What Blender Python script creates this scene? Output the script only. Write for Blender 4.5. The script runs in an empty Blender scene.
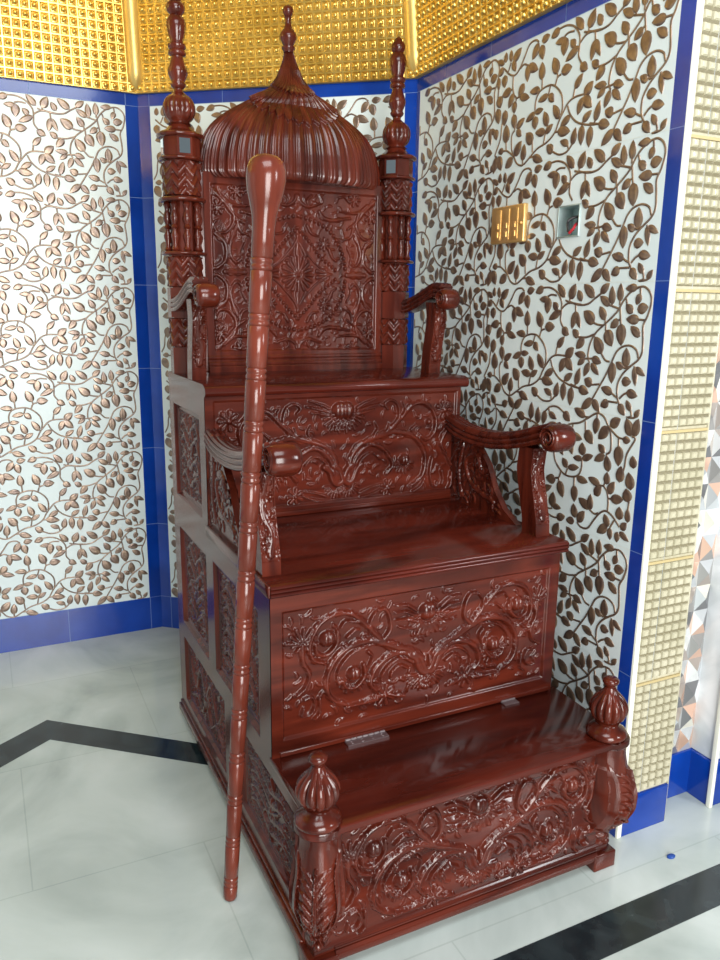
import bpy, bmesh, math, random
import numpy as np
from mathutils import Vector, Matrix
PI = math.pi
scene = bpy.context.scene
col = scene.collection
MOT_M=[('s',[(0.0116,0.5748),(0.0364,0.6062),(0.0846,0.6303),(0.1271,0.6499),(0.1591,0.6837),(0.1913,0.7178),(0.2241,0.7459),(0.2656,0.7518),(0.3059,0.7365),(0.3301,0.7018),(0.3362,0.6695),(0.3238,0.6402),(0.2993,0.6287)],0.01,0.006,3),('s',[(0.1405,0.6505),(0.1133,0.6824),(0.1155,0.718),(0.1289,0.7427),(0.149,0.7437)],0.01,0.008,0),('s',[(0.1625,0.6831),(0.1709,0.715),(0.1559,0.7414)],0.006,0.004,0),('s',[(0.0847,0.6272),(0.1404,0.6536),(0.1807,0.6648),(0.2298,0.6564),(0.2668,0.6313),(0.2876,0.5899),(0.2871,0.5455),(0.2673,0.5175),(0.2361,0.5015)],0.012,0.007,3),('s',[(0.1608,0.653),(0.1954,0.6488),(0.2312,0.6345),(0.2581,0.6016),(0.2639,0.569)],0.006,0.003,0),('s',[(0.0118,0.5718),(0.0431,0.6019),(0.0887,0.6144),(0.1295,0.6037),(0.1582,0.5767),(0.1669,0.5439),(0.1509,0.5221)],0.011,0.007,3),('s',[(0.044,0.5805),(0.0761,0.5986),(0.11,0.589),(0.135,0.5626),(0.1329,0.5383)],0.007,0.003,0),('s',[(0.0578,0.5656),(0.0837,0.5788),(0.108,0.5618),(0.1056,0.5407)],0.006,0.003,0),('b',(0.2134,0.5817),0.021),('b',(0.2877,0.69),0.022),('b',(0.0018,0.7161),0.026),('s',[(0.1878,0.6021),(0.1847,0.5716),(0.2086,0.545),(0.2367,0.549),(0.246,0.5693)],0.008,0.006,2),('s',[(0.2617,0.7065),(0.264,0.6722),(0.2906,0.649),(0.3153,0.6574),(0.3205,0.6846)],0.008,0.006,2),('f',(0.002,0.7103),0.03,0.062,13,185,355),('f',(0.0082,0.5453),0.022,0.052,15,185,355),('f',(0.214,0.5722),0.024,0.042,7,190,350),('s',[(0.0085,0.5209),(-0.0132,0.5497),(-0.0273,0.5886),(-0.0534,0.6115)],0.0,0.0,0),('s',[(0.0379,0.7248),(0.0662,0.7437),(0.0988,0.7474)],0.007,0.003,0),('s',[(0.0385,0.71),(0.0703,0.7254),(0.0998,0.7265)],0.007,0.003,0),('s',[(0.0392,0.6951),(0.0713,0.7045),(0.0975,0.7061)],0.007,0.003,0),('s',[(0.0399,0.6772),(0.0659,0.6786),(0.0886,0.6867)],0.006,0.003,0),('f',(0.3553,0.6884),0.008,0.042,7,10,190),('f',(0.3553,0.6884),0.008,0.025,5,190,350),('s',[(0.3555,0.6852),(0.3531,0.6415),(0.3374,0.6062),(0.3473,0.5725),(0.371,0.5552)],0.008,0.004,3),('s',[(0.3498,0.5398),(0.3311,0.5434),(0.3218,0.5195),(0.3345,0.4975),(0.3569,0.4963),(0.3516,0.5168)],0.006,0.004,0),('s',[(0.3097,0.5347),(0.3088,0.4963),(0.3247,0.48)],0.007,0.004,0),('f',(0.1245,0.5026),0.006,0.026,7,0,360),('b',(0.1245,0.5026),0.008),('s',[(0.1487,0.4975),(0.1906,0.495),(0.2365,0.495)],0.009,0.003,3),('s',[(0.0677,0.4898),(0.0943,0.4965),(0.1142,0.5047)],0.008,0.004,3),('s',[(0.2048,0.7217),(0.2391,0.7284),(0.2541,0.7138)],0.007,0.004,0),('s',[(0.2349,0.6863),(0.2129,0.7021),(0.1993,0.6983)],0.006,0.003,0),('s',[(0.1755,0.6351),(0.1627,0.619),(0.1745,0.5922)],0.006,0.003,0),('s',[(0.0076,0.5454),(0.0057,0.594)],0.008,0.003,0),('u',(0.0076,0.5454),0.02)]
MOT_T=[('b',(0.0123,1.1744),0.027),('f',(0.0124,1.1662),0.03,0.06,13,185,355),('s',[(0.0482,1.1809),(0.0782,1.1959),(0.1147,1.2081)],0.008,0.004,0),('s',[(0.0483,1.1699),(0.0845,1.1819),(0.1242,1.1912)],0.008,0.004,0),('s',[(0.0514,1.1615),(0.0847,1.1682),(0.1092,1.1725)],0.007,0.004,0),('s',[(0.0205,0.9434),(0.0259,1.0163),(0.0558,1.0589),(0.1108,1.0833),(0.1605,1.1028),(0.2039,1.1399),(0.2413,1.1776),(0.2798,1.1872),(0.3133,1.1687),(0.3346,1.1331),(0.3297,1.087),(0.3039,1.0654),(0.277,1.0786)],0.011,0.006,3),('s',[(0.1728,1.1134),(0.1974,1.1459),(0.19,1.1855),(0.1645,1.2005),(0.1429,1.1876),(0.1558,1.1703)],0.008,0.006,0),('s',[(0.1076,1.0891),(0.1196,1.1108),(0.1099,1.1337)],0.007,0.003,0),('s',[(0.1357,1.0874),(0.1542,1.1032),(0.163,1.128)],0.007,0.003,0),('s',[(0.2071,1.1397),(0.2191,1.1674),(0.2088,1.1931)],0.007,0.003,0),('s',[(0.117,1.0829),(0.1796,1.096),(0.2443,1.0807),(0.2848,1.0434),(0.2997,0.9955),(0.2882,0.9433),(0.2494,0.9141)],0.011,0.006,3),('s',[(0.0236,0.9431),(0.0441,1.0205),(0.0927,1.0592),(0.1429,1.0416),(0.1757,0.9934),(0.1573,0.9631)],0.01,0.006,3),('s',[(0.0386,0.9645),(0.0625,1.0135),(0.0993,1.0334),(0.131,1.0083)],0.006,0.003,0),('b',(0.2206,1.0015),0.02),('f',(0.2208,0.9957),0.022,0.038,8,190,350),('b',(0.2683,1.1423),0.008),('b',(0.3084,1.123),0.01),('b',(0.367,1.1604),0.012),('b',(0.379,1.1163),0.007),('f',(0.367,1.1604),0.012,0.026,7,0,360),('f',(0.1616,0.9134),0.006,0.024,7,0,360),('b',(0.1616,0.9134),0.008),('f',(0.0206,0.9377),0.022,0.042,11,185,355),('u',(0.0175,0.9409),0.02),('s',[(0.0578,0.9057),(0.095,0.9195),(0.1326,0.9276)],0.006,0.003,0),('s',[(0.0642,0.8907),(0.1079,0.901),(0.1392,0.9154)],0.006,0.003,0),('s',[(0.3264,0.9994),(0.318,0.9527),(0.3264,0.9102),(0.3437,0.9026),(0.3465,0.9174)],0.008,0.005,0),('s',[(0.3654,0.9547),(0.3701,0.9243),(0.364,0.9068)],0.009,0.004,0),('s',[(0.3767,1.0901),(0.3581,1.0502),(0.3803,1.0072),(0.4026,0.9697)],0.008,0.004,3),('s',[(0.4037,0.9455),(0.4018,0.9094),(0.389,0.8863)],0.008,0.004,3),('s',[(0.2436,1.1008),(0.2626,1.1169)],0.007,0.003,0),('s',[(0.2567,0.8927),(0.2828,0.9081),(0.2985,0.9365)],0.007,0.003,0)]
MOT_Q=[('r',(-0.0029,1.5861),0.052,16),('b',(-0.0029,1.5861),0.01),('s',[(-0.0022,1.7076),(0.0099,1.6791),(0.0389,1.6444),(0.0757,1.6094),(0.1244,1.5807)],0.006,0.004,0),('s',[(0.0316,1.6441),(0.0099,1.6759)],0.01,0.004,0),('s',[(0.072,1.5927),(0.1282,1.5808)],0.01,0.004,0),('s',[(-0.0025,1.6462),(-0.0022,1.6948)],0.008,0.003,0),('s',[(0.0355,1.7416),(0.05,1.7165),(0.0756,1.7079)],0.008,0.004,1),('s',[(0.1165,1.6669),(0.1279,1.6408),(0.1431,1.628)],0.008,0.004,1),('r',(0.0978,1.6827),0.019,8),('b',(0.0978,1.6827),0.006),('c',[(-0.0018,1.7716),(0.061,1.7571),(0.12,1.7262),(0.1541,1.6816),(0.1734,1.6357),(0.1799,1.5908)],0.0058),('c',[(-0.002,1.732),(0.0245,1.7088),(0.0536,1.6776),(0.0831,1.6407),(0.1167,1.6172),(0.1509,1.5901)],0.0052),('s',[(0.0792,1.789),(0.0939,1.7704),(0.1273,1.7625),(0.195,1.7726)],0.008,0.005,3),('s',[(0.0036,1.8353),(0.0106,1.8168),(0.0393,1.8026),(0.0829,1.8148)],0.008,0.004,2),('s',[(-0.0528,1.8378),(-0.0354,1.8202),(-0.0462,1.8007)],0.006,0.004,0),('s',[(0.1854,1.5821),(0.2358,1.5834)],0.012,0.004,3)]
MOT_QD=[('s',[(0.2996,1.8395),(0.2744,1.8202),(0.2426,1.7889),(0.2202,1.7596),(0.1873,1.7367)],0.009,0.004,3),('s',[(0.2615,1.8181),(0.2295,1.7867),(0.2206,1.7442),(0.2447,1.7073),(0.2777,1.7064),(0.2901,1.7284),(0.28,1.7411)],0.008,0.005,1),('s',[(0.2844,1.7011),(0.2523,1.6717),(0.2503,1.6219),(0.281,1.5928),(0.2973,1.5986)],0.009,0.005,3),('s',[(0.2144,1.7229),(0.2322,1.6787),(0.2365,1.6411),(0.217,1.6135),(0.1964,1.6268)],0.009,0.005,3),('s',[(0.2547,1.5816),(0.1939,1.5857)],0.01,0.005,3),('s',[(0.2554,1.8003),(0.2095,1.7909),(0.1557,1.7941)],0.007,0.004,1),('s',[(0.2105,1.7448),(0.1979,1.7113),(0.1711,1.7001)],0.008,0.004,1),('r',(0.2755,1.7809),0.02,7),('b',(0.2755,1.7809),0.006),('r',(0.2118,1.8347),0.02,7),('b',(0.2118,1.8347),0.006),('s',[(0.1886,1.8289),(0.1736,1.8421),(0.1549,1.8372)],0.007,0.005,0),('s',[(0.2967,1.8307),(0.2941,1.8099)],0.006,0.003,0),('s',[(0.1852,1.6744),(0.1994,1.6425),(0.1933,1.6111)],0.005,0.003,0)]
VINES=[[(0.2752,0.3269),(0.3084,0.3268),(0.342,0.3138),(0.3653,0.2858),(0.3671,0.2576),(0.3665,0.2333),(0.3815,0.2116)],[(0.3691,0.2677),(0.3837,0.278),(0.4047,0.2831),(0.4508,0.2782)],[(0.3431,0.3037),(0.317,0.3064),(0.3011,0.3014)],[(0.367,0.2584),(0.3448,0.2571)],[(0.1862,0.3158),(0.1707,0.3265),(0.1418,0.3223),(0.1185,0.2916),(0.098,0.267),(0.0758,0.2545),(0.0475,0.263),(0.0173,0.2862)],[(0.0525,0.2955),(0.0402,0.2728)],[(0.068,0.2544),(0.0684,0.2237),(0.0772,0.1968),(0.0899,0.1861),(0.08,0.1652)],[(0.0902,0.0963),(0.0756,0.0822),(0.0794,0.0408),(0.0935,0.0166),(0.1112,-0.0047),(0.1392,-0.0121),(0.172,0.0045),(0.2073,0.0242),(0.2495,0.0344),(0.2826,0.0539),(0.3002,0.0835),(0.3181,0.1063),(0.3361,0.1245),(0.3613,0.1326),(0.3994,0.1325)],[(0.1863,0.1268),(0.186,0.1532),(0.1962,0.1757),(0.2203,0.1864),(0.2553,0.1873),(0.2843,0.1718),(0.3057,0.1477),(0.3114,0.1185),(0.3069,0.0969)],[(0.2519,0.1862),(0.245,0.1653)],[(0.2131,0.1874),(0.2117,0.2154)],[(0.2732,0.1805),(0.2813,0.2012),(0.2977,0.2061)],[(0.2813,0.2012),(0.2798,0.2158)],[(0.3337,0.116),(0.3461,0.0918),(0.3713,0.069),(0.4014,0.0562),(0.4397,0.0478),(0.4769,0.045)],[(0.2808,0.0037),(0.3096,-0.0081),(0.343,-0.0052),(0.3674,0.0139)],[(0.3492,-0.001),(0.3442,0.0154)],[(0.0328,0.0434),(0.0509,0.0427),(0.0764,0.0288),(0.0935,0.0166)],[(0.0338,0.1627),(0.0195,0.1199),(0.0145,0.0819),(-0.011,0.0368),(0.002,0.0333)],[(-0.007,0.2352),(-0.0088,0.2072)],[(0.1398,0.2656),(0.1202,0.274),(0.1018,0.2671)],[(0.0493,0.0426),(0.0468,0.0705)],[(0.1391,-0.0107),(0.1378,0.0029)],[(0.1843,0.0172),(0.1815,0.0462)],[(0.2354,0.0329),(0.2412,0.0608)],[(0.0596,0.2166),(0.069,0.2169)],[(0.086,0.1859),(0.128,0.19)],[(0.3548,0.1322),(0.3589,0.1552)],[(0.172,0.0045),(0.1907,0.0044)],[(0.2859,0.0555),(0.2996,0.0556)],[(0.3981,0.0571),(0.4066,0.0662)],[(0.4486,0.05),(0.451,0.0564)],[(0.4275,0.2787),(0.4299,0.2571)],[(0.3824,0.29),(0.4047,0.2831)],[(0.4016,0.283),(0.4004,0.2941)],[(0.0902,0.0963),(0.0846,0.1152)],[(0.4012,0.2862),(0.439,0.278),(0.4777,0.2807),(0.5044,0.2959),(0.5305,0.3106)],[(0.6616,0.3227),(0.6355,0.3109),(0.6128,0.2887),(0.5982,0.2662),(0.5743,0.245),(0.5438,0.2231),(0.5183,0.2029),(0.4994,0.174),(0.4938,0.1389),(0.5024,0.1198)],[(0.6615,0.3235),(0.6829,0.3246),(0.7032,0.311),(0.7113,0.288),(0.7026,0.2528),(0.6906,0.2288),(0.694,0.1933),(0.6953,0.1615),(0.6842,0.1406),(0.6586,0.1222),(0.6329,0.0993),(0.6186,0.0727),(0.6197,0.039),(0.6309,0.0192)],[(0.6837,0.1446),(0.6758,0.1642),(0.6522,0.1748),(0.6242,0.171),(0.6028,0.1551),(0.5884,0.1268),(0.5687,0.0889),(0.5451,0.0519),(0.5236,0.0187)],[(0.5463,0.1491),(0.5637,0.1312),(0.5822,0.1284)],[(0.6035,0.2704),(0.6115,0.2278)],[(0.5645,0.2778),(0.5978,0.2694)],[(0.4489,0.1887),(0.4816,0.1895),(0.5155,0.1998)],[(0.5057,0.2302),(0.5219,0.2257),(0.5437,0.224)],[(0.5189,0.06),(0.5499,0.0646)],[(0.5981,0.045),(0.6184,0.0346)],[(0.6291,0.0338),(0.6422,0.0459),(0.6558,0.0525)],[(0.5876,0.0214),(0.6247,0.0218)],[(0.67,0.0159),(0.6775,-0.0081),(0.6609,-0.0126),(0.6863,-0.011),(0.6967,-0.0045)],[(0.6715,0.2428),(0.6933,0.2416)],[(0.6725,0.1234),(0.6762,0.1156)],[(0.5106,0.1323),(0.4998,0.1314),(0.4818,0.1301)],[(0.4302,0.0529),(0.4683,0.0443)],[(0.5509,0.2401),(0.5521,0.2297)],[(0.5554,0.2278),(0.5564,0.2089)],[(0.5731,0.28),(0.5739,0.2739)],[(0.6013,0.2886),(0.6008,0.2784)],[(0.6279,0.2809),(0.6234,0.2949)],[(0.6717,0.3071),(0.6697,0.3227)],[(0.6614,0.1225),(0.6367,0.1154),(0.6332,0.1201)],[(0.6014,0.2397),(0.6069,0.2419)]]
LEAVES=[(0.0161,0.2998,-0.0181,0.3157,0.0159),(0.024,0.3021,0.024,0.3293,0.0177),(0.0128,0.2907,-0.0059,0.2698,0.0194),(0.0539,0.2978,0.0495,0.3292,0.0172),(0.0643,0.2956,0.1005,0.3223,0.0238),(0.0604,0.2956,0.0786,0.2667,0.0209),(-0.0096,0.2652,-0.0066,0.2305,0.0182),(0.0215,0.2657,0.0244,0.2324,0.026),(-0.0048,0.2097,0.0063,0.1776,0.0304),(0.0596,0.2166,0.0159,0.2081,0.0236),(0.1253,0.2189,0.1011,0.1911,0.0245),(0.0726,0.2034,0.0519,0.1683,0.0229),(0.1054,0.1868,0.152,0.1756,0.0199),(0.0804,0.1788,0.0817,0.147,0.022),(-0.0101,0.1745,0.0018,0.1329,0.0294),(0.0338,0.1627,0.0318,0.1208,0.0275),(0.0782,0.1422,0.0897,0.1018,0.0248),(-0.0135,0.1153,-0.0067,0.085,0.0233),(0.0472,0.0659,0.0427,0.1169,0.0309),(0.0977,0.1001,0.1345,0.1209,0.02),(0.0984,0.0933,0.1234,0.0747,0.0196),(0.1396,0.2678,0.14,0.2238,0.0224),(0.14,0.2634,0.1859,0.2448,0.0241),(0.1864,0.3136,0.1607,0.279,0.0245),(0.1979,0.3051,0.2087,0.2677,0.0249),(0.2004,0.3158,0.2335,0.3221,0.0203),(0.2107,0.2111,0.2063,0.2561,0.0256),(0.2023,0.1869,0.1582,0.1892,0.0194),(0.2787,0.3261,0.244,0.3137,0.0214),(0.3053,0.2933,0.2652,0.2929,0.0174),(0.3049,0.2974,0.3027,0.2541,0.0277),(0.3637,0.2596,0.3146,0.2358,0.0206),(0.3506,0.2633,0.3292,0.2833,0.0198),(0.3782,0.2999,0.3463,0.3339,0.0218),(0.4004,0.2941,0.4203,0.3334,0.0268),(0.2803,0.2116,0.2588,0.2551,0.028),(0.2971,0.2123,0.3384,0.2139,0.0257),(0.4285,0.259,0.4184,0.2131,0.0203),(0.4297,0.259,0.4512,0.2164,0.0178),(0.3754,0.2093,0.4051,0.1945,0.0228),(0.3589,0.1552,0.3874,0.1855,0.0203),(0.2438,0.1631,0.2004,0.1549,0.0176),(0.2473,0.1633,0.2703,0.1411,0.0208),(0.1863,0.1268,0.1454,0.1105,0.0184),(0.1863,0.1268,0.2223,0.1292,0.0158),(0.1874,0.1158,0.1907,0.0819,0.0264),(0.2487,0.079,0.2305,0.1189,0.0231),(0.2995,0.0899,0.2716,0.1284,0.0223),(0.2394,0.065,0.1955,0.0698,0.0209),(0.2398,0.0607,0.2718,0.0789,0.0176),(0.1817,0.0439,0.1502,0.0748,0.0294),(0.138,0.0007,0.1416,0.0445,0.0242),(0.0931,0.0212,0.1251,0.0566,0.0275),(0.0856,0.0158,0.0512,-0.0068,0.0254),(0.187,0.0039,0.2327,-0.0131,0.0219),(0.2808,0.0037,0.2519,0.0245,0.0241),(0.3477,0.0137,0.3128,0.0269,0.0175),(0.3646,0.0093,0.3732,0.0503,0.0214),(0.3986,0.053,0.4005,0.0053,0.0227),(0.4339,0.0443,0.4331,-0.0052,0.0233),(0.3465,0.0876,0.3086,0.0672,0.0197),(0.2961,0.0565,0.3474,0.0476,0.025),(0.3998,0.1293,0.4309,0.1557,0.0258),(0.394,0.1247,0.379,0.0864,0.0227),(0.3971,0.125,0.4314,0.0951,0.0261),(0.4007,0.0627,0.4327,0.0831,0.0185),(0.4512,0.0544,0.4642,0.1,0.0208),(0.0342,0.0459,0.0078,0.0444,0.0179),(-0.002,0.0305,-0.0153,-0.0142,0.0257),(0.0063,0.0313,0.0266,-0.0095,0.0289),(0.4509,0.2889,0.4346,0.3169,0.0202),(0.5008,0.3,0.459,0.3318,0.0247),(0.5244,0.3106,0.555,0.3333,0.0204),(0.5645,0.2778,0.5268,0.3002,0.0201),(0.5731,0.28,0.5678,0.325,0.0211),(0.6013,0.2886,0.599,0.3317,0.0207),(0.6588,0.3235,0.6202,0.3208,0.0184),(0.6717,0.3071,0.6612,0.2814,0.0183),(0.6502,0.2593,0.6254,0.2788,0.0209),(0.6657,0.2676,0.6999,0.2742,0.0242),(0.6743,0.2421,0.6315,0.2427,0.0224),(0.6822,0.2007,0.649,0.2232,0.0206),(0.5088,0.2303,0.466,0.259,0.0306),(0.5509,0.2401,0.5276,0.2722,0.0228),(0.6014,0.2397,0.5743,0.2201,0.0204),(0.5574,0.2111,0.5829,0.1726,0.0318),(0.6113,0.2298,0.6177,0.1768,0.031),(0.5481,0.1492,0.5166,0.19,0.0313),(0.642,0.1188,0.6391,0.1658,0.0261),(0.5913,0.127,0.5946,0.0744,0.0262),(0.6311,0.1137,0.606,0.1282,0.0178),(0.6727,0.1214,0.6812,0.0752,0.0154),(0.6757,0.1196,0.7097,0.1025,0.0159),(0.6323,0.0804,0.6636,0.0816,0.0224),(0.4489,0.1887,0.4234,0.2074,0.0201),(0.4721,0.1877,0.4444,0.1575,0.0237),(0.4842,0.1381,0.4408,0.1417,0.0178),(0.4817,0.1314,0.4542,0.1115,0.0164),(0.5104,0.1335,0.5462,0.1234,0.02),(0.5011,0.1197,0.4839,0.083,0.0193),(0.509,0.1182,0.5406,0.0906,0.0183),(0.5189,0.06,0.4883,0.0723,0.0244),(0.6011,0.0453,0.559,0.0556,0.0208),(0.6528,0.0534,0.6902,0.0475,0.0212),(0.5889,0.0203,0.5611,0.0058,0.0218),(0.628,0.0188,0.6516,-0.0076,0.0215),(0.6729,0.0059,0.6556,0.0308,0.0161),(0.6888,-0.0086,0.7046,0.0123,0.0146),(0.5233,0.0208,0.4845,-0.011,0.0223),(0.5267,0.0191,0.5555,-0.0103,0.0216),(0.4649,0.0453,0.5054,0.0364,0.0236)]

# ------------------------------------------------------------------ materials
def new_mat(name):
    m = bpy.data.materials.new(name); m.use_nodes = True
    nt = m.node_tree
    return m, nt, nt.nodes['Principled BSDF']
def setp(b, **k):
    for n, v in k.items(): b.inputs[n.replace('_', ' ')].default_value = v
def simple(name, c, rough=.4, metal=0, coat=0, spec=.5):
    m, nt, b = new_mat(name)
    setp(b, Base_Color=(*c, 1), Roughness=rough, Metallic=metal)
    b.inputs['Coat Weight'].default_value = coat; b.inputs['Coat Roughness'].default_value = .06
    b.inputs['Specular IOR Level'].default_value = spec
    return m
def noise_mat(name, c1, c2, scale=(4, 4, 4), detail=6, rough=.3, coat=0, metal=0, dist=0, lo=.35, hi=.65, bump=0, coatr=.06):
    m, nt, b = new_mat(name)
    tc = nt.nodes.new('ShaderNodeTexCoord'); mp = nt.nodes.new('ShaderNodeMapping')
    mp.inputs['Scale'].default_value = scale
    n = nt.nodes.new('ShaderNodeTexNoise'); n.inputs['Scale'].default_value = 1; n.inputs['Detail'].default_value = detail
    n.inputs['Distortion'].default_value = dist
    r = nt.nodes.new('ShaderNodeValToRGB')
    r.color_ramp.elements[0].position = lo; r.color_ramp.elements[0].color = (*c1, 1)
    r.color_ramp.elements[1].position = hi; r.color_ramp.elements[1].color = (*c2, 1)
    L = nt.links.new
    L(tc.outputs['Object'], mp.inputs['Vector']); L(mp.outputs[0], n.inputs['Vector']); L(n.outputs[0], r.inputs[0]); L(r.outputs[0], b.inputs['Base Color'])
    setp(b, Roughness=rough, Metallic=metal)
    b.inputs['Coat Weight'].default_value = coat; b.inputs['Coat Roughness'].default_value = coatr
    if bump:
        bp = nt.nodes.new('ShaderNodeBump'); bp.inputs['Strength'].default_value = bump; bp.inputs['Distance'].default_value = .002
        L(n.outputs[0], bp.inputs['Height']); L(bp.outputs[0], b.inputs['Normal'])
    return m
WOOD = noise_mat('lacquered_wood', (.038, .0056, .0031), (.100, .0155, .0075), (3, 22, 22), 5, .17, dist=.6, bump=.04)
WOODV = noise_mat('lacquered_wood_vertical', (.038, .0056, .0031), (.102, .0160, .0077), (22, 22, 3), 5, .17, dist=.6, bump=.04)
WOODSEAT = noise_mat('lacquered_seat_wood', (.030, .0042, .0026), (.078, .011, .006), (2.5, 14, 14), 5, .14, dist=.8)
WOODCANE = noise_mat('cane_wood', (.085, .017, .010), (.15, .031, .018), (25, 25, 3), 4, .17)
for m_ in (WOOD, WOODV, WOODSEAT, WOODCANE): m_.node_tree.nodes['Principled BSDF'].inputs['IOR'].default_value = 1.43
BLUE = noise_mat('blue_glazed_tile', (.002, .028, .22), (.004, .045, .32), (5, 5, 5), 3, .12, .1)
TILE = noise_mat('white_glazed_tile', (.60, .68, .69), (.66, .73, .73), (2, 2, 2), 3, .24)
TILE.node_tree.nodes['Principled BSDF'].inputs['IOR'].default_value = 1.34
GROUT = simple('pale_grout', (.62, .66, .62), .6)
BLUEJOINT = simple('blue_joint', (.12, .2, .42), .5)
LEAF = noise_mat('gilt_relief', (.13, .08, .06), (.25, .165, .105), (40, 40, 40), 3, .34, 1, metal=.55, coatr=.35)
GOLD = noise_mat('gold_tile', (.68, .47, .115), (.80, .59, .18), (8, 8, 8), 3, .3, 0, metal=.9)
GOLDTRIM = noise_mat('gold_trim', (.62, .42, .11), (.75, .52, .17), (6, 6, 3), 3, .36, 0, metal=.6)
BEIGE = noise_mat('beige_studded_tile', (.44, .41, .29), (.52, .485, .36), (8, 8, 8), 3, .3, .3)
BEIGEG = simple('beige_tile_ground', (.21, .185, .115), .4)
JOINT = simple('ochre_joint', (.45, .36, .18), .6)
CREAM = simple('cream_trim', (.80, .80, .70), .35)
MARBLE = noise_mat('marble_slab', (.50, .54, .56), (.78, .80, .82), (3, 3, 3), 8, .15, .3, dist=1.5)
MIRROR = simple('mirror', (.75, .85, .9), .04, 1)
HINGE = simple('hinge_steel', (.32, .27, .28), .35, .9)
BRASS = noise_mat('brass_plate', (.70, .44, .16), (.80, .53, .22), (20, 20, 20), 3, .32, 0, metal=.7)
STEEL = simple('galvanised_box', (.45, .55, .54), .4, .7)
DARK = simple('dark_void', (.02, .02, .025), .6)
RED = simple('red_wire', (.4, .02, .03), .4)
BLACKW = simple('black_wire', (.01, .01, .012), .4)
CAP = simple('blue_plastic', (.01, .06, .3), .3)
def floor_mat():
    m, nt, b = new_mat('white_marble_floor'); L = nt.links.new
    tc = nt.nodes.new('ShaderNodeTexCoord')
    n1 = nt.nodes.new('ShaderNodeTexNoise'); n1.inputs['Scale'].default_value = 1.6; n1.inputs['Detail'].default_value = 9; n1.inputs['Distortion'].default_value = 1.6
    L(tc.outputs['Object'], n1.inputs['Vector'])
    r = nt.nodes.new('ShaderNodeValToRGB')
    e = r.color_ramp.elements
    e[0].position = .30; e[0].color = (.34, .39, .37, 1); e[1].position = .72; e[1].color = (.58, .63, .61, 1)
    x = e.new(.5); x.color = (.47, .525, .50, 1)
    L(n1.outputs[0], r.inputs[0])
    br = nt.nodes.new('ShaderNodeTexBrick')
    mp = nt.nodes.new('ShaderNodeMapping'); mp.inputs['Location'].default_value = (.56, .05, 0)
    L(tc.outputs['Object'], mp.inputs['Vector']); L(mp.outputs[0], br.inputs['Vector'])
    br.inputs['Scale'].default_value = 1; br.inputs['Mortar Size'].default_value = .0022
    br.inputs['Brick Width'].default_value = .9; br.inputs['Row Height'].default_value = .6
    br.inputs['Color1'].default_value = (1, 1, 1, 1); br.inputs['Color2'].default_value = (.93, .95, .95, 1); br.inputs['Mortar'].default_value = (.84, .86, .85, 1)
    mx = nt.nodes.new('ShaderNodeMix'); mx.data_type = 'RGBA'; mx.blend_type = 'MULTIPLY'; mx.inputs['Factor'].default_value = 1
    L(r.outputs[0], mx.inputs[6]); L(br.outputs['Color'], mx.inputs[7]); L(mx.outputs[2], b.inputs['Base Color'])
    setp(b, Roughness=.22); b.inputs['Coat Weight'].default_value = .2
    return m
FLOOR = floor_mat()
def band_mat():
    m, nt, b = new_mat('black_granite'); L = nt.links.new
    tc = nt.nodes.new('ShaderNodeTexCoord')
    n = nt.nodes.new('ShaderNodeTexNoise'); n.inputs['Scale'].default_value = 14; n.inputs['Detail'].default_value = 6; n.inputs['Distortion'].default_value = .5
    L(tc.outputs['Object'], n.inputs['Vector'])
    r = nt.nodes.new('ShaderNodeValToRGB'); e = r.color_ramp.elements
    e[0].position = .4; e[0].color = (.008, .014, .017, 1); e[1].position = .70; e[1].color = (.022, .034, .038, 1)
    x = e.new(.765); x.color = (.30, .34, .36, 1)
    L(n.outputs[0], r.inputs[0]); L(r.outputs[0], b.inputs['Base Color']); setp(b, Roughness=.18)
    return m
BAND = band_mat()
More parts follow.
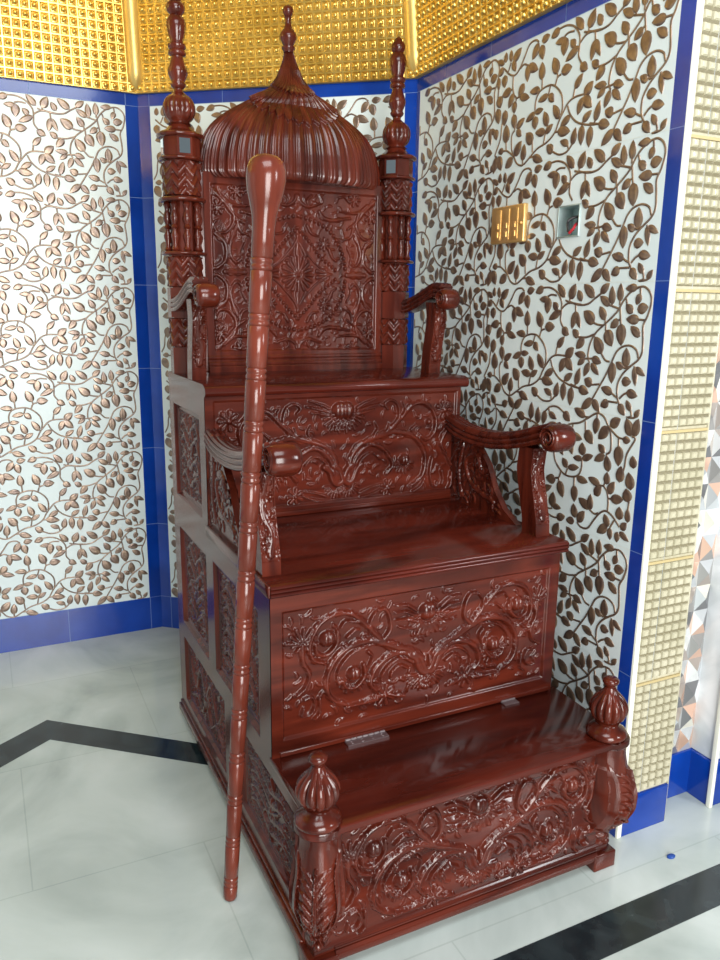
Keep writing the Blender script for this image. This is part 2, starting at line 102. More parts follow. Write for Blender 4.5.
# ------------------------------------------------------------------ mesh helpers
class MB:
    def __init__(s): s.v = []; s.f = []; s.m = []
    def add(s, vs, fs, mi=0):
        o = len(s.v); s.v += [tuple(float(c) for c in q) for q in vs]
        s.f += [tuple(i + o for i in f) for f in fs]; s.m += [mi] * len(fs)
    def box(s, a, b, mi=0, T=None):
        x0, y0, z0 = a; x1, y1, z1 = b
        vs = [(x0, y0, z0), (x1, y0, z0), (x1, y1, z0), (x0, y1, z0), (x0, y0, z1), (x1, y0, z1), (x1, y1, z1), (x0, y1, z1)]
        if T: vs = [T(*q) for q in vs]
        s.add(vs, [(0, 3, 2, 1), (4, 5, 6, 7), (0, 1, 5, 4), (1, 2, 6, 5), (2, 3, 7, 6), (3, 0, 4, 7)], mi)
    def grid(s, P, mi=0, wrap=False, flip=False):
        """P: array (rows, cols, 3)"""
        P = np.asarray(P, float); r, c = P.shape[:2]; fs = []
        for i in range(r - 1):
            for j in range(c if wrap else c - 1):
                k = (j + 1) % c
                q = (i * c + j, i * c + k, (i + 1) * c + k, (i + 1) * c + j)
                fs.append(q[::-1] if flip else q)
        s.add(P.reshape(-1, 3), fs, mi)
    def lathe(s, prof, c=(0, 0, 0), n=28, axis='z', mi=0, ribs=None):
        """prof: (r,h); ribs: (count, depth, h0, h1)"""
        P = []
        for r, h in prof:
            row = []
            for k in range(n):
                a = 2 * PI * k / n; rr = r
                if ribs and ribs[2] <= h <= ribs[3]:
                    env = math.sin(PI * (h - ribs[2]) / (ribs[3] - ribs[2])) ** .5
                    rr = r * (1 - ribs[1] * env * (1 - abs(math.sin(a * ribs[0] / 2))) ** 2 * 2)
                x, y = rr * math.cos(a), rr * math.sin(a)
                row.append({'z': (c[0] + x, c[1] + y, c[2] + h), 'x': (c[0] + h, c[1] + x, c[2] + y), 'y': (c[0] + x, c[1] - h, c[2] + y)}[axis])
            P.append(row)
        s.grid(P, mi, wrap=True)
        o = len(s.v) - len(prof) * n
        s.f.append(tuple(range(o, o + n))[::-1]); s.m.append(mi)
        s.f.append(tuple(range(len(s.v) - n, len(s.v)))); s.m.append(mi)
    def prism_x(s, prof, x0, x1, mi=0):
        n = len(prof); vs = [(x0, y, z) for y, z in prof] + [(x1, y, z) for y, z in prof]
        fs = [(i, (i + 1) % n, n + (i + 1) % n, n + i) for i in range(n)] + [tuple(range(n))[::-1], tuple(range(n, 2 * n))]
        s.add(vs, fs, mi)
    def build(s, name, mats, parent=None, smooth=35, bevel=0):
        me = bpy.data.meshes.new(name); me.from_pydata(s.v, [], s.f)
        for m in (mats if isinstance(mats, (list, tuple)) else [mats]): me.materials.append(m)
        me.polygons.foreach_set('material_index', s.m)
        bm = bmesh.new(); bm.from_mesh(me)
        if len(s.v) < 60000: bmesh.ops.recalc_face_normals(bm, faces=bm.faces)
        if bevel:
            es = [e for e in bm.edges if len(e.link_faces) == 2 and e.calc_face_angle(0) > .6]
            bmesh.ops.bevel(bm, geom=es, offset=bevel, segments=3, profile=.5, affect='EDGES')
        if smooth:
            for f in bm.faces: f.smooth = True
            lim = math.radians(smooth)
            for e in bm.edges:
                if len(e.link_faces) == 2 and e.calc_face_angle(0) > lim: e.smooth = False
        bm.to_mesh(me); bm.free()
        o = bpy.data.objects.new(name, me); col.objects.link(o)
        if parent: o.parent = parent
        return o
def tag(o, label=None, cat=None, group=None, kind=None):
    for k, v in (('label', label), ('category', cat), ('group', group), ('kind', kind)):
        if v: o[k] = v
    return o
def empty(name, loc, label, cat):
    o = bpy.data.objects.new(name, None); o.location = loc; o.empty_display_size = .1; col.objects.link(o)
    return tag(o, label, cat)
def cr(pts, step):
    """Catmull-Rom resample of a polyline"""
    p = [np.array(q, float) for q in pts]
    if len(p) < 3:
        n = max(2, int(np.linalg.norm(p[1] - p[0]) / step) + 1)
        return [p[0] + (p[1] - p[0]) * t for t in np.linspace(0, 1, n)]
    e = [2 * p[0] - p[1]] + p + [2 * p[-1] - p[-2]]; out = []
    for i in range(1, len(e) - 2):
        n = max(1, int(np.linalg.norm(e[i + 1] - e[i]) / step) + 1)
        for k in range(n):
            t = k / n
            out.append(.5 * ((2 * e[i]) + (e[i + 1] - e[i - 1]) * t + (2 * e[i - 1] - 5 * e[i] + 4 * e[i + 1] - e[i + 2]) * t * t + (-e[i - 1] + 3 * e[i] - 3 * e[i + 1] + e[i + 2]) * t ** 3))
    out.append(p[-1]); return out
# ------------------------------------------------------------------ carved relief as a height field
class Relief:
    def __init__(s, u0, u1, v0, v1, res=.002):
        s.nu = int((u1 - u0) / res) + 1; s.nv = int((v1 - v0) / res) + 1
        s.u = np.linspace(u0, u1, s.nu); s.v = np.linspace(v0, v1, s.nv)
        s.H = np.zeros((s.nv, s.nu))
    def win(s, x0, x1, y0, y1):
        a, b = np.searchsorted(s.u, [x0, x1]); c, d = np.searchsorted(s.v, [y0, y1]); return slice(c, d), slice(a, b)
    def stroke(s, pts, w0, w1, h, groove=.25):
        P = cr(pts, .004); n = len(P)
        if n < 2: return
        for i in range(n - 1):
            a, b = P[i], P[i + 1]; t = i / max(1, n - 1); t2 = (i + 1) / max(1, n - 1)
            wa = w0 + (w1 - w0) * t; wb = w0 + (w1 - w0) * t2
            W = max(wa, wb)
            sl = s.win(min(a[0], b[0]) - W, max(a[0], b[0]) + W, min(a[1], b[1]) - W, max(a[1], b[1]) + W)
            U, V = np.meshgrid(s.u[sl[1]], s.v[sl[0]])
            if U.size == 0: continue
            d = b - a; L2 = d @ d + 1e-12
            q = np.clip(((U - a[0]) * d[0] + (V - a[1]) * d[1]) / L2, 0, 1)
            D = np.hypot(U - a[0] - q * d[0], V - a[1] - q * d[1]); w = wa + (wb - wa) * q
            x = D / w
            hh = np.where(x < 1, h * np.sqrt(np.clip(1 - x * x, 0, 1)) * (1 - groove * np.exp(-(x / .28) ** 2)), 0)
            s.H[sl] = np.maximum(s.H[sl], hh)
    def leafstroke(s, base, ang, length, w, h, curl):
        """lens shaped leaf with a middle vein"""
        n = 8; p = np.array(base, float); pts = [p]
        for k in range(n):
            a = ang + curl * (k + .5) / n; p = p + np.array([math.cos(a), math.sin(a)]) * length / n; pts.append(p)
        for k in range(n):
            t = (k + .5) / n; t2 = (k + 1) / n; t1 = k / n
            f = lambda t: w * (.35 + .65 * math.sin(PI * min(1, t * .8 + .12))) * (1 - t ** 4 * .7)
            s.stroke([pts[k], pts[k + 1]], f(t1), f(t2), h * (.75 + .25 * math.sin(PI * t)), .35)
    def acanthus(s, pts, w0, w1, side, h):
        s.stroke(pts, w0 * .72, w1 * .6, h * 1.1)
        if not side: return
        P = cr(pts, .003); L = 0; nxt = w0 * .8; tot = sum(np.linalg.norm(P[i + 1] - P[i]) for i in range(len(P) - 1)); k = 0
        for i in range(len(P) - 1):
            d = P[i + 1] - P[i]; L += np.linalg.norm(d)
            if L < nxt: continue
            t = L / tot; w = w0 + (w1 - w0) * t; nxt = L + w * 1.15; k += 1
            a = math.atan2(d[1], d[0])
            for sd, bit in ((1, 1), (-1, 2)):
                if side & bit:
                    s.leafstroke(P[i], a + sd * (.75 + .1 * math.sin(k)), w * (2.5 + .5 * math.sin(k * 1.7)), w * .50, h * .85, -sd * 1.15)
    def clear(s, c, r):
        sl = s.win(c[0] - r, c[0] + r, c[1] - r, c[1] + r); U, V = np.meshgrid(s.u[sl[1]], s.v[sl[0]])
        s.H[sl] = np.where(np.hypot(U - c[0], V - c[1]) < r, 0, s.H[sl])
    def bead(s, c, r, h, grooves=0):
        sl = s.win(c[0] - r, c[0] + r, c[1] - r, c[1] + r); U, V = np.meshgrid(s.u[sl[1]], s.v[sl[0]])
        x = np.hypot(U - c[0], V - c[1]) / r
        hh = np.where(x < 1, h * np.sqrt(np.clip(1 - x * x, 0, 1)), 0)
        if grooves:
            g = np.abs(np.sin(((U - c[0]) / (r * (.35 + .65 * np.sqrt(np.clip(1 - ((V - c[1]) / r) ** 2, .02, 1))))) * PI * 1.25))
            hh = hh * (.72 + .28 * np.sqrt(g))
        s.H[sl] = np.maximum(s.H[sl], hh)
    def fan(s, c, r0, r1, n, a0, a1, h):
        for k in range(n):
            a = math.radians(a0 + (a1 - a0) * (k if abs(a1 - a0) < 359 else k) / (n - 1 if abs(a1 - a0) < 359 else n))
            w = abs(math.radians(a1 - a0)) / n * (r0 + r1) / 2 * .5
            e = r1 * (1 - .10 * (k % 2) * (abs(a1 - a0) < 359))
            p0 = (c[0] + r0 * math.cos(a), c[1] + r0 * math.sin(a)); p1 = (c[0] + e * math.cos(a), c[1] + e * math.sin(a))
            s.stroke([p0, p1], w * .6, w * 1.0, h, .35)
    def motif(s, items, cx=0, cz=None, mx=(1, -1), mz=(1,), k=1.0, h=.008, src_cz=0):
        for it in sorted(items, key=lambda q: {'s': 0, 'f': 1, 'u': 2, 'c': 3, 'r': 4, 'b': 5}[q[0]]):
            for a in mx:
                for b in mz:
                    T = (lambda q: (cx + a * q[0] * k, (q[1] if cz is None else cz + b * (q[1] - src_cz) * k)))
                    ty = it[0]
                    if ty == 's':
                        if it[2] <= 0: continue
                        side = it[4]
                        if a * b < 0 and side in (1, 2): side = 3 - side
                        s.acanthus([T(q) for q in it[1]], it[2] * k, it[3] * k, side, h)
                    elif ty == 'b': s.bead(T(it[1]), it[2] * k, h * (1.5 if it[2] > .015 else 1.15), it[2] > .015)
                    elif ty == 'f':
                        a0, a1 = it[5], it[6]
                        if a < 0: a0, a1 = 180 - a1, 180 - a0
                        if b < 0: a0, a1 = -a1, -a0
                        s.fan(T(it[1]), it[2] * k, it[3] * k, it[4], a0, a1, h * .8)
                    elif ty == 'r': s.clear(T(it[1]), it[2] * k * 1.08); s.fan(T(it[1]), it[2] * k * .25, it[2] * k, it[3], 0, 360, h * 1.35)
                    elif ty == 'c':
                        P = cr([T(q) for q in it[1]], .001); L = 0; nx = 0
                        for i in range(len(P) - 1):
                            if L >= nx: s.clear(P[i], it[2] * k * 1.35); s.bead(P[i], it[2] * k * 1.2, h * 1.2); nx += it[2] * k * 2.9
                            L += np.linalg.norm(P[i + 1] - P[i])
                    elif ty == 'u':
                        c = T(it[1]); w = it[2] * k
                        s.stroke([(c[0] + q * w, c[1] + r_ * w) for q, r_ in ((-2.4, 2.9), (-1.5, 2.2), (-.9, .7), (0, 0), (.9, .7), (1.5, 2.2), (2.4, 2.9))], w * .5, w * .5, h * 1.35, .15)
    def fill(s, u0, u1, v0, v1, n, seed, h=.004, size=.016, gap=.006, ang=None):
        R = random.Random(seed)
        for _ in range(n):
            c = (R.uniform(u0, u1), R.uniform(v0, v1))
            sl = s.win(c[0] - gap, c[0] + gap, c[1] - gap, c[1] + gap)
            if s.H[sl].size == 0 or s.H[sl].max() > h * .25: continue
            a = R.uniform(0, 2 * PI)
            s.leafstroke((c[0] - math.cos(a) * size * .4, c[1] - math.sin(a) * size * .4), a, size * R.uniform(.7, 1.2), size * .20, h, R.choice((-1.6, 1.6)))
    def frame(s, u0, u1, v0, v1, raise_, slope=.006):
        """everything outside the window stands 'raise_' proud of the carved ground"""
        U, V = np.meshgrid(s.u, s.v)
        d = np.maximum(np.maximum(u0 - U, U - u1), np.maximum(v0 - V, V - v1))
        f = np.clip(d / slope, 0, 1); inside = d < 0
        s.H = np.where(inside, s.H, raise_ * f)
    def points(s, T):
        U, V = np.meshgrid(s.u, s.v)
        return T(U, V, s.H)
def fast_grid(name, P, mat, parent, flip=False):
    r, c = P.shape[:2]
    i = np.arange(r * c).reshape(r, c)
    q = np.stack([i[:-1, :-1], i[:-1, 1:], i[1:, 1:], i[1:, :-1]], -1).reshape(-1, 4)
    if flip: q = q[:, ::-1]
    me = bpy.data.meshes.new(name)
    me.vertices.add(r * c); me.vertices.foreach_set('co', P.reshape(-1).astype(np.float32))
    me.loops.add(q.size); me.loops.foreach_set('vertex_index', q.reshape(-1).astype(np.int32))
    me.polygons.add(len(q)); me.polygons.foreach_set('loop_start', np.arange(0, q.size, 4, dtype=np.int32))
    me.polygons.foreach_set('use_smooth', np.ones(len(q), dtype=bool))
    me.materials.append(mat); me.update(calc_edges=True); me.validate()
    o = bpy.data.objects.new(name, me); col.objects.link(o)
    if parent: o.parent = parent
    return o
stack = lambda x, y, z: np.stack([x + 0 * z + 0 * y, y + 0 * x + 0 * z, z + 0 * x + 0 * y], -1)
FRONT = lambda y: (lambda U, V, H: stack(U, y - H, V))
# ================================================================== the pulpit
W, Z1, Z2, Z3, D1, D2, D = .8644, .398, .856, 1.2686, .271, .8145, 1.268
CX = W / 2
root = empty('pulpit', (0, 0, 0), 'tall stepped dark red carved wooden pulpit with domed back and armrests', 'pulpit')
def riser(name, y, z0, z1, wx0, wx1, wz0, wz1, items, x0=0, x1=W, seed=1, zoff=0, h=.0125):
    r = Relief(x0, x1, z0, z1, .002)
    r.motif([(it[0], [(q[0], q[1] + zoff) for q in it[1]] if it[0] in 'sc' else (it[1][0], it[1][1] + zoff)) + tuple(it[2:]) for it in items], CX + .004, None, h=h)
    r.fill(wx0 + .01, wx1 - .01, wz0 + .01, wz1 - .01, 420, seed, h * .5, .026, .007)
    r.frame(wx0, wx1, wz0, wz1, .006)
    return fast_grid(name, r.points(FRONT(y - .0)), WOOD, root)
# carcass
for nm, y0, z0, z1 in (('lower_chest', .006, .035, Z1 - .018), ('middle_chest', D1 + .006, Z1 - .0, Z2 - .033), ('upper_chest', D2 + .006, Z2 - .0, Z3 - .033)):
    m = MB(); m.box((.016, y0, z0), (W, D, z1)); m.build(nm, WOOD, root, bevel=.002)
riser('carved_riser', D2, Z2, Z3 - .03, .03, .845, Z2 + .035, 1.215, MOT_T, seed=3)
riser('carved_riser', D1, Z1, Z2 - .03, .035, .825, .447, .775, MOT_M, seed=4)
riser('carved_riser', 0, .055, Z1 - .016, .0, .8644, .075, .382, [it for it in MOT_M], seed=5, zoff=-.403)
# left side panelling
def side(y0, y1, z0, z1, wins, seed):
    r = Relief(y0, y1, z0, z1, .0025); U, V = np.meshgrid(r.u, r.v)
    S = -np.ones_like(r.H)
    for k, (a, b, c, d) in enumerate(wins):
        ka, kb, kc, kd = a + .022, b - .022, c + .022, d - .022
        sx = (a + b) / 2; sz = (c + d) / 2; hw = (b - a) / 2 - .03; hh = (d - c) / 2 - .03
        if d - c > .28 or b - a < .5:
            r.stroke([(sx, sz - hh), (sx + .3 * hw, sz - .4 * hh), (sx - .3 * hw, sz + .3 * hh), (sx, sz + hh)], .005, .004, .008)
            for sg in (1, -1):
                for q in (-.75, -.3, .2, .6):
                    r.acanthus([(sx, sz + q * hh), (sx + sg * hw * .5, sz + (q + .28) * hh), (sx + sg * hw * .8, sz + (q + .05) * hh), (sx + sg * hw * .45, sz + (q - .05) * hh)], .010, .005, 3, .008)
            r.fan((sx, sz), .008, .03, 8, 0, 360, .008); r.bead((sx, sz), .01, .01)
        else:
            for sg in (1, -1):
                r.acanthus([(sx, sz), (sx + sg * hw * .3, sz + hh * .8), (sx + sg * hw * .6, sz - hh * .2), (sx + sg * hw * .9, sz + hh * .6)], .012, .006, 3, .008)
                r.acanthus([(sx, sz), (sx + sg * hw * .25, sz - hh * .8), (sx + sg * hw * .5, sz - hh * .5), (sx + sg * hw * .85, sz - hh * .8)], .011, .006, 3, .008)
            r.fan((sx, sz), .008, .035, 9, 0, 360, .008); r.bead((sx, sz), .012, .012)
        r.fill(ka, kb, kc, kd, 900, seed + k, .005)
        inn = np.minimum(np.minimum(U - a, b - U), np.minimum(V - c, d - V))
        S = np.maximum(S, inn)
    f = np.clip(S / .008, 0, 1)                       # fall into the recess
    f2 = np.clip((S - .020) / .004, 0, 1)              # inner bead moulding, then the carving
    bead = .004 * np.exp(-((S - .014) / .004) ** 2)
    H = np.where(S <= 0, 0, -.014 * f + bead + f2 * r.H)
    r.H = H
    return fast_grid('side_panel', r.points(lambda U, V, H: stack(.0 - H, U, V)), WOODV, root, flip=True)
side(0, D, .035, Z1 - .017, [(.69, 1.19, .105, .345), (.08, .53, .105, .345)], 11)
side(D1, D, Z1 - .017, Z2 - .033, [(.85, 1.19, .40 + .005, .75), (.36, .77, .41, .755)], 21)
side(D2, D, Z2 - .033, Z3 - .03, [(.878, 1.21, .86, 1.17)], 31)
# seat boards
def rrect(x0, x1, y0, y1, lobes=None, rad=.004):
    return [(x0, y0), (x1, y0), (x1, y1), (x0, y1)]
m = MB()
out = [(-.002, D1 + .01), (-.002, .055)]
def arc(cx, cy, r, a0, a1, n=12): return [(cx + r * math.cos(math.radians(a0 + (a1 - a0) * k / n)), cy + r * math.sin(math.radians(a0 + (a1 - a0) * k / n))) for k in range(n + 1)]
out += arc(.018, .010, .056, 125, 305) + arc(W - .014, .010, .054, 235, 405) + [(W + .020, .06), (W + .020, D1 + .01)]
n = len(out)
prof = [(0, -.033), (.0, -.010), (-.002, -.004), (-.006, 0)]
cen = np.mean(np.array(out), 0); rows = []
for ins, dz in [(-.002, -.020), (0, -.017), (0, -.006), (-.002, -.002), (-.006, 0)]:
    row = []
    for i, q in enumerate(out):
        a, b = np.array(out[i - 1]), np.array(out[(i + 1) % n]); t = b - a; t = t / (np.linalg.norm(t) + 1e-9); nn = np.array([-t[1], t[0]])
        if nn @ (np.array(q) - cen) < 0: nn = -nn
        p = np.array(q) + nn * ins; row.append((p[0], p[1], Z1 + dz))
    rows.append(row)
m.grid(rows, wrap=True)
m.f.append(tuple(range(4 * n, 5 * n))); m.m.append(0); m.f.append(tuple(range(n))[::-1]); m.m.append(0)
m.build('seat_board', WOODSEAT, root, smooth=30)
def rib_prof(y0, y1, z):   # three beads on the front edge
    p = [(y1, z - .033), (y0 + .008, z - .033)]
    for k in range(3):
        zc = z - .027 + k * .010
        p += [(y0 + .003, zc - .005)] + [(y0 + .003 - .0045 * math.cos(a), zc + .0045 * math.sin(a)) for a in (-1.1, -.5, 0, .5, 1.1)]
    return p + [(y0 + .006, z), (y1, z)]
m = MB(); m.prism_x(rib_prof(D1 - .022, D2, Z2), -.003, W + .014); m.build('seat_board', WOODSEAT, root, smooth=40, bevel=0)
p = [(D, Z3 - .03), (D2 - .01, Z3 - .036)] + [(D2 - .008 - .016 * math.cos(a), Z3 - .020 + .016 * math.sin(a)) for a in np.linspace(-1.3, 1.3, 9)] + [(D2 + .004, Z3), (D, Z3)]
m = MB(); m.prism_x(p, -.002, W + .020); m.build('seat_board', WOODSEAT, root, smooth=50)
# plinth mouldings along the foot of the chest
m = MB()
for a, b, c in ((0, .032, .058), (.006, .058, .066)):
    m.prism_x([(.006, b), (-.014 + a, b), (-.016 + a, b + .006), (-.016 + a, c - .006), (-.012 + a, c), (.006, c)], .05, W - .04)
m.build('base_rail', WOOD, root, smooth=40)
m = MB()
m.box((-.012, .05, .03), (.004, D, .056)); m.box((-.006, .05, .056), (.004, D, .068))
m.build('base_rail', WOOD, root, bevel=.003)
# thin mouldings at the foot of each riser
m = MB(); m.box((.02, D1 - .010, Z1), (W - .01, D1 + .002, Z1 + .014)); m.build('riser_moulding', WOOD, root, bevel=.003)
m = MB(); m.box((.03, D2 - .010, Z2), (W - .005, D2 + .002, Z2 + .016)); m.build('riser_moulding', WOOD, root, bevel=.003)
# side mouldings under the seats
m = MB()
m.box((-.008, D1 - .015, Z2 - .034), (.004, D2, Z2 - .002)); m.build('edge_moulding', WOOD, root, bevel=.003)
# back feet
for x in (.03, W - .03):
    m = MB(); m.lathe([(.020, 0), (.026, .008), (.026, .022), (.018, .030), (.022, .036)], (x, D - .035, 0), 18); m.build('foot', WOOD, root)
# ------------------------------------------------------------------ corner legs
def corner_leg(x, y, sx):
    zs = np.linspace(.052, Z1 - .019, 190)
    key = [(.05, .0, .036), (.075, .004, .040), (.10, .0, .038), (.125, .006, .044), (.16, .030, .056), (.20, .046, .063), (.25, .046, .062), (.30, .036, .055), (.35, .028, .050), (.38, .030, .050)]
    zz = [k[0] for k in key]; P = np.interp(zs, zz, [k[1] for k in key]); Hw = np.interp(zs, zz, [k[2] for k in key])
    Bg = np.interp(zs, [.05, .10, .16, .24, .32, .37], [.026, .026, .040, .044, .036, .034])
    # smooth
    for _ in range(30): P[1:-1] = (P[:-2] + 2 * P[1:-1] + P[2:]) / 4; Hw[1:-1] = (Hw[:-2] + 2 * Hw[1:-1] + Hw[2:]) / 4
    r = Relief(-.066, .066, .04, .38, .001)
    hh = .014
    r.stroke([(0, .165), (0, .31)], .007, .003, hh * 1.2, .3)
    for k, z in enumerate((.185, .212, .240, .266, .290)):
        for sg in (1, -1): r.leafstroke((sg * .002, z - .020), PI / 2 - sg * .22, .062 - .003 * k, .0085, hh * (.75 - .05 * k), -sg * 1.15)
    for sg in (1, -1):
        r.stroke([(sg * .050, .335), (sg * .044, .29), (sg * .050, .23), (sg * .048, .18), (sg * .034, .135), (sg * .016, .115)], .0055, .0065, hh * 1.1)
        for z, x_ in ((.20, .030), (.165, .026)): r.leafstroke((sg * .012, z - .03), PI / 2 - sg * .9, .040, .008, hh, sg * .8)
        r.fan((sg * .026, .140), .003, .016, 7, 0, 360, hh); r.bead((sg * .026, .140), .006, hh * 1.3)
        r.bead((sg * .018, .098), .010, hh)
    r.fan((0, .155), .005, .022, 9, 0, 360, hh * 1.1); r.bead((0, .155), .008, hh * 1.6)
    r.fan((0, .108), .004, .030, 7, 200, 340, hh); r.bead((0, .078), .012, hh)
    d = np.array([sx * .5, -.866]); pr = np.array([.866, sx * .5])
    rows = []
    nc = 90
    for z, p_, w, bg_ in zip(zs, P, Hw, Bg):
        row = []
        for k in range(nc):
            u = -1 + 2 * k / (nc - 1)
            bulge = bg_ * (1 - min(1, abs(u) / .88) ** 2.4)
            iu = int(np.clip((u * w + .066) / .132 * (r.nu - 1), 0, r.nu - 1)); iv = int(np.clip((z - .04) / .34 * (r.nv - 1), 0, r.nv - 1))
            e = p_ + bulge + r.H[iv, iu] * (1 - abs(u) ** 8) * (1 if z < .315 else max(0, 1 - (z - .315) / .02))
            q = np.array([x, y]) + d * e + pr * u * w; row.append((q[0], q[1], z))
        for dd, u in ((-.04, 1), (-.04, -1)):
            q = np.array([x, y]) + d * dd + pr * u * w; row.append((q[0], q[1], z))
        rows.append(row)
    m = MB(); m.grid(rows, wrap=True)
    nn = nc + 2; m.f.append(tuple(range(nn))[::-1]); m.m.append(0); m.f.append(tuple(range(len(m.v) - nn, len(m.v)))); m.m.append(0)
    leg = m.build('corner_leg', WOODV, root, smooth=50)
    f = MB(); fx, fy = x + d[0] * .012, y + d[1] * .012
    f.box((fx - .036, fy - .034, 0), (fx + .038, fy + .04, .05)); f.build('foot_block', WOOD, leg, bevel=.004)
corner_leg(.026, .026, -1); corner_leg(W - .020, .026, 1)
def finial(x, y):
    m = MB()
    m.lathe([(.046, 0), (.052, .005), (.053, .012), (.048, .020), (.038, .027), (.030, .031), (.027, .035), (.031, .038), (.032, .042), (.026, .045)], (x, y, Z1), 40)
    pr = [(.024, .042), (.034, .047), (.043, .056), (.0485, .068), (.050, .080), (.0475, .092), (.041, .104), (.032, .114), (.023, .123), (.017, .131), (.014, .138)]
    m.lathe(pr, (x, y, Z1), 72, ribs=(12, .10, .042, .128))
    m.lathe([(.013, .136), (.014, .141), (.017, .146), (.021, .151), (.021, .157), (.017, .162), (.008, .165)], (x, y, Z1), 30)
    m.build('turned_finial', WOODV, root, smooth=60)
finial(.012, .002); finial(W - .026, .008)
# hinges of the lower seat lid
m = MB(); m.box((.195, .238, Z1 - .001), (.312, .262, Z1 + .003))
for k in range(7): m.lathe([(.0035, .0), (.0035, .014)], (.197 + k * .0165, .2615, Z1 + .004), 10, 'x')
for k in range(4):
    for yy in (.244, .254): m.lathe([(.003, 0), (.0024, .001)], (.21 + k * .029, yy, Z1 + .003), 10)
m.build('hinge', HINGE, root)
m = MB(); m.box((.684, .240, Z1 - .001), (.732, .262, Z1 + .002)); m.lathe([(.003, .0), (.003, .046)], (.685, .2615, Z1 + .003), 10, 'x'); m.build('hinge', HINGE, root)
# ------------------------------------------------------------------ armrests
def armrest(side_, path, kc, kr, klen, width, th, post, post_w, post_d, wing=None):
    sx = -1 if side_ < 0 else 1
    inner = lambda u: (u if sx < 0 else W - u)        # u measured inward from the outer face
    # rail with three flutes, swept along the path
    P = cr(path, .012); rows = []; nP = len(P)
    sec = []
    for k in range(25):                                # top: three rounded flutes
        u = k / 24; sec.append((u * width, th * .5 + .006 * abs(math.sin(PI * 3 * u)) - (.006 if k in (0, 24) else 0)))
    for k in range(1, 18): sec.append((width + .0045 * abs(math.sin(PI * 3 * k / 18)), th * .5 - th * k / 18))
    for k in range(9): sec.append((width * (1 - k / 8), -th * .5))
    for k in range(1, 18): sec.append((-.0045 * abs(math.sin(PI * 3 * k / 18)), -th * .5 + th * k / 18))
    for i, q in enumerate(P):
        a = P[max(0, i - 1)]; b = P[min(nP - 1, i + 1)]; t = b - a; t = t / np.linalg.norm(t); nrm = np.array([t[1], -t[0]])
        if nrm[1] < 0: nrm = -nrm
        sc = 1.0 if i > 2 else .9
        rows.append([(inner(u), q[0] + nrm[0] * v * sc, q[1] + nrm[1] * v * sc) for u, v in sec])
    m = MB(); m.grid(rows, wrap=True); n = len(sec)
    m.f.append(tuple(range(n))[::-1]); m.m.append(0); m.f.append(tuple(range(len(m.v) - n, len(m.v)))); m.m.append(0)
    arm = m.build('armrest', WOOD, root, smooth=50)
    # scroll knob: a barrel across the arm, ends domed and carved with a spiral
    prof = [(kr * .25, .010), (kr * .55, .005), (kr * .60, .002), (kr * .78, .0015), (kr * .86, .003), (kr * .93, .008), (kr, .016), (kr * 1.03, klen * .5), (kr, klen - .016), (kr * .93, klen - .008), (kr * .86, klen - .003), (kr * .78, klen - .0015), (kr * .60, klen - .002), (kr * .55, klen - .005), (kr * .25, klen - .010)]
    x0 = inner(0) - .002 if sx < 0 else inner(klen) + .002
    m = MB(); m.lathe(prof, (x0, kc[0], kc[1]), 44, 'x')
    for e in (0, 1):                                   # spiral bead on each end
        pts = []
        for k in range(60):
            a = k / 59 * 4.2 * PI; rr = kr * (.80 - .62 * k / 59)
            pts.append((x0 + (klen - .002 if e else .002), kc[0] + rr * math.cos(a), kc[1] + rr * math.sin(a)))
        rowz = []
        for i, q in enumerate(pts):
            wv = .0035 * (kr / .04); rad = np.array([0, q[1] - kc[0], q[2] - kc[1]]); rad /= np.linalg.norm(rad) + 1e-9
            rowz.append([tuple(np.array(q) + rad * wv * math.cos(t) + np.array([(1 if e else -1) * wv * math.sin(t), 0, 0])) for t in np.linspace(0, PI, 6)])
        m.grid(rowz)
    m.build('scroll_knob', WOOD, arm, smooth=50)
    # post under the arm with a carved front
    zs = np.linspace(post[0][1], post[-1][1], 90); yf = np.interp(zs, [q[1] for q in post], [q[0] for q in post])
    for _ in range(12): yf[1:-1] = (yf[:-2] + 2 * yf[1:-1] + yf[2:]) / 4
    r = Relief(-post_w / 2, post_w / 2, zs[0], zs[-1], .0015); Lz = zs[-1] - zs[0]
    r.acanthus([(0, zs[0] + Lz * .20), (post_w * .18, zs[0] + Lz * .4), (-post_w * .18, zs[0] + Lz * .62), (0, zs[0] + Lz * .95)], .014, .008, 3, .007)
    for f_, rr in ((.30, .016), (.52, .014), (.74, .012)):
        r.fan(((.1 if f_ > .5 else -.1) * post_w, zs[0] + Lz * f_), .004, rr, 7, 0, 360, .007); r.bead(((.1 if f_ > .5 else -.1) * post_w, zs[0] + Lz * f_), .005, .009)
    r.fill(-post_w / 2, post_w / 2, zs[0] + Lz * .18, zs[-1], 160, 5, .004, .012, .004)
    rows = []; nc = 26
    for i, z in enumerate(zs):
        row = []
        for k in range(nc):
            u = -1 + 2 * k / (nc - 1); edge = abs(u) > .86
            h = 0 if edge else r.H[min(r.nv - 1, i * (r.nv - 1) // 89), int((u + 1) / 2 * (r.nu - 1))] - .003
            if (z - zs[0]) / Lz < .14: h = 0
            row.append((inner(post_w / 2 + u * post_w / 2 * (1 if sx < 0 else -1) * 1.0), yf[i] - h, z))
        for dd in (0, 1):
            for u in ((1, -1) if dd == 0 else ()):
                row.append((inner(post_w / 2 + u * post_w / 2 * (1 if sx < 0 else -1)), yf[i] + post_d, z))
        rows.append(row)
    m = MB(); m.grid(rows, wrap=True); nn = nc + 2
    m.f.append(tuple(range(nn))[::-1]); m.m.append(0); m.f.append(tuple(range(len(m.v) - nn, len(m.v)))); m.m.append(0)
    m.build('armrest_post', WOODV, arm, smooth=40)
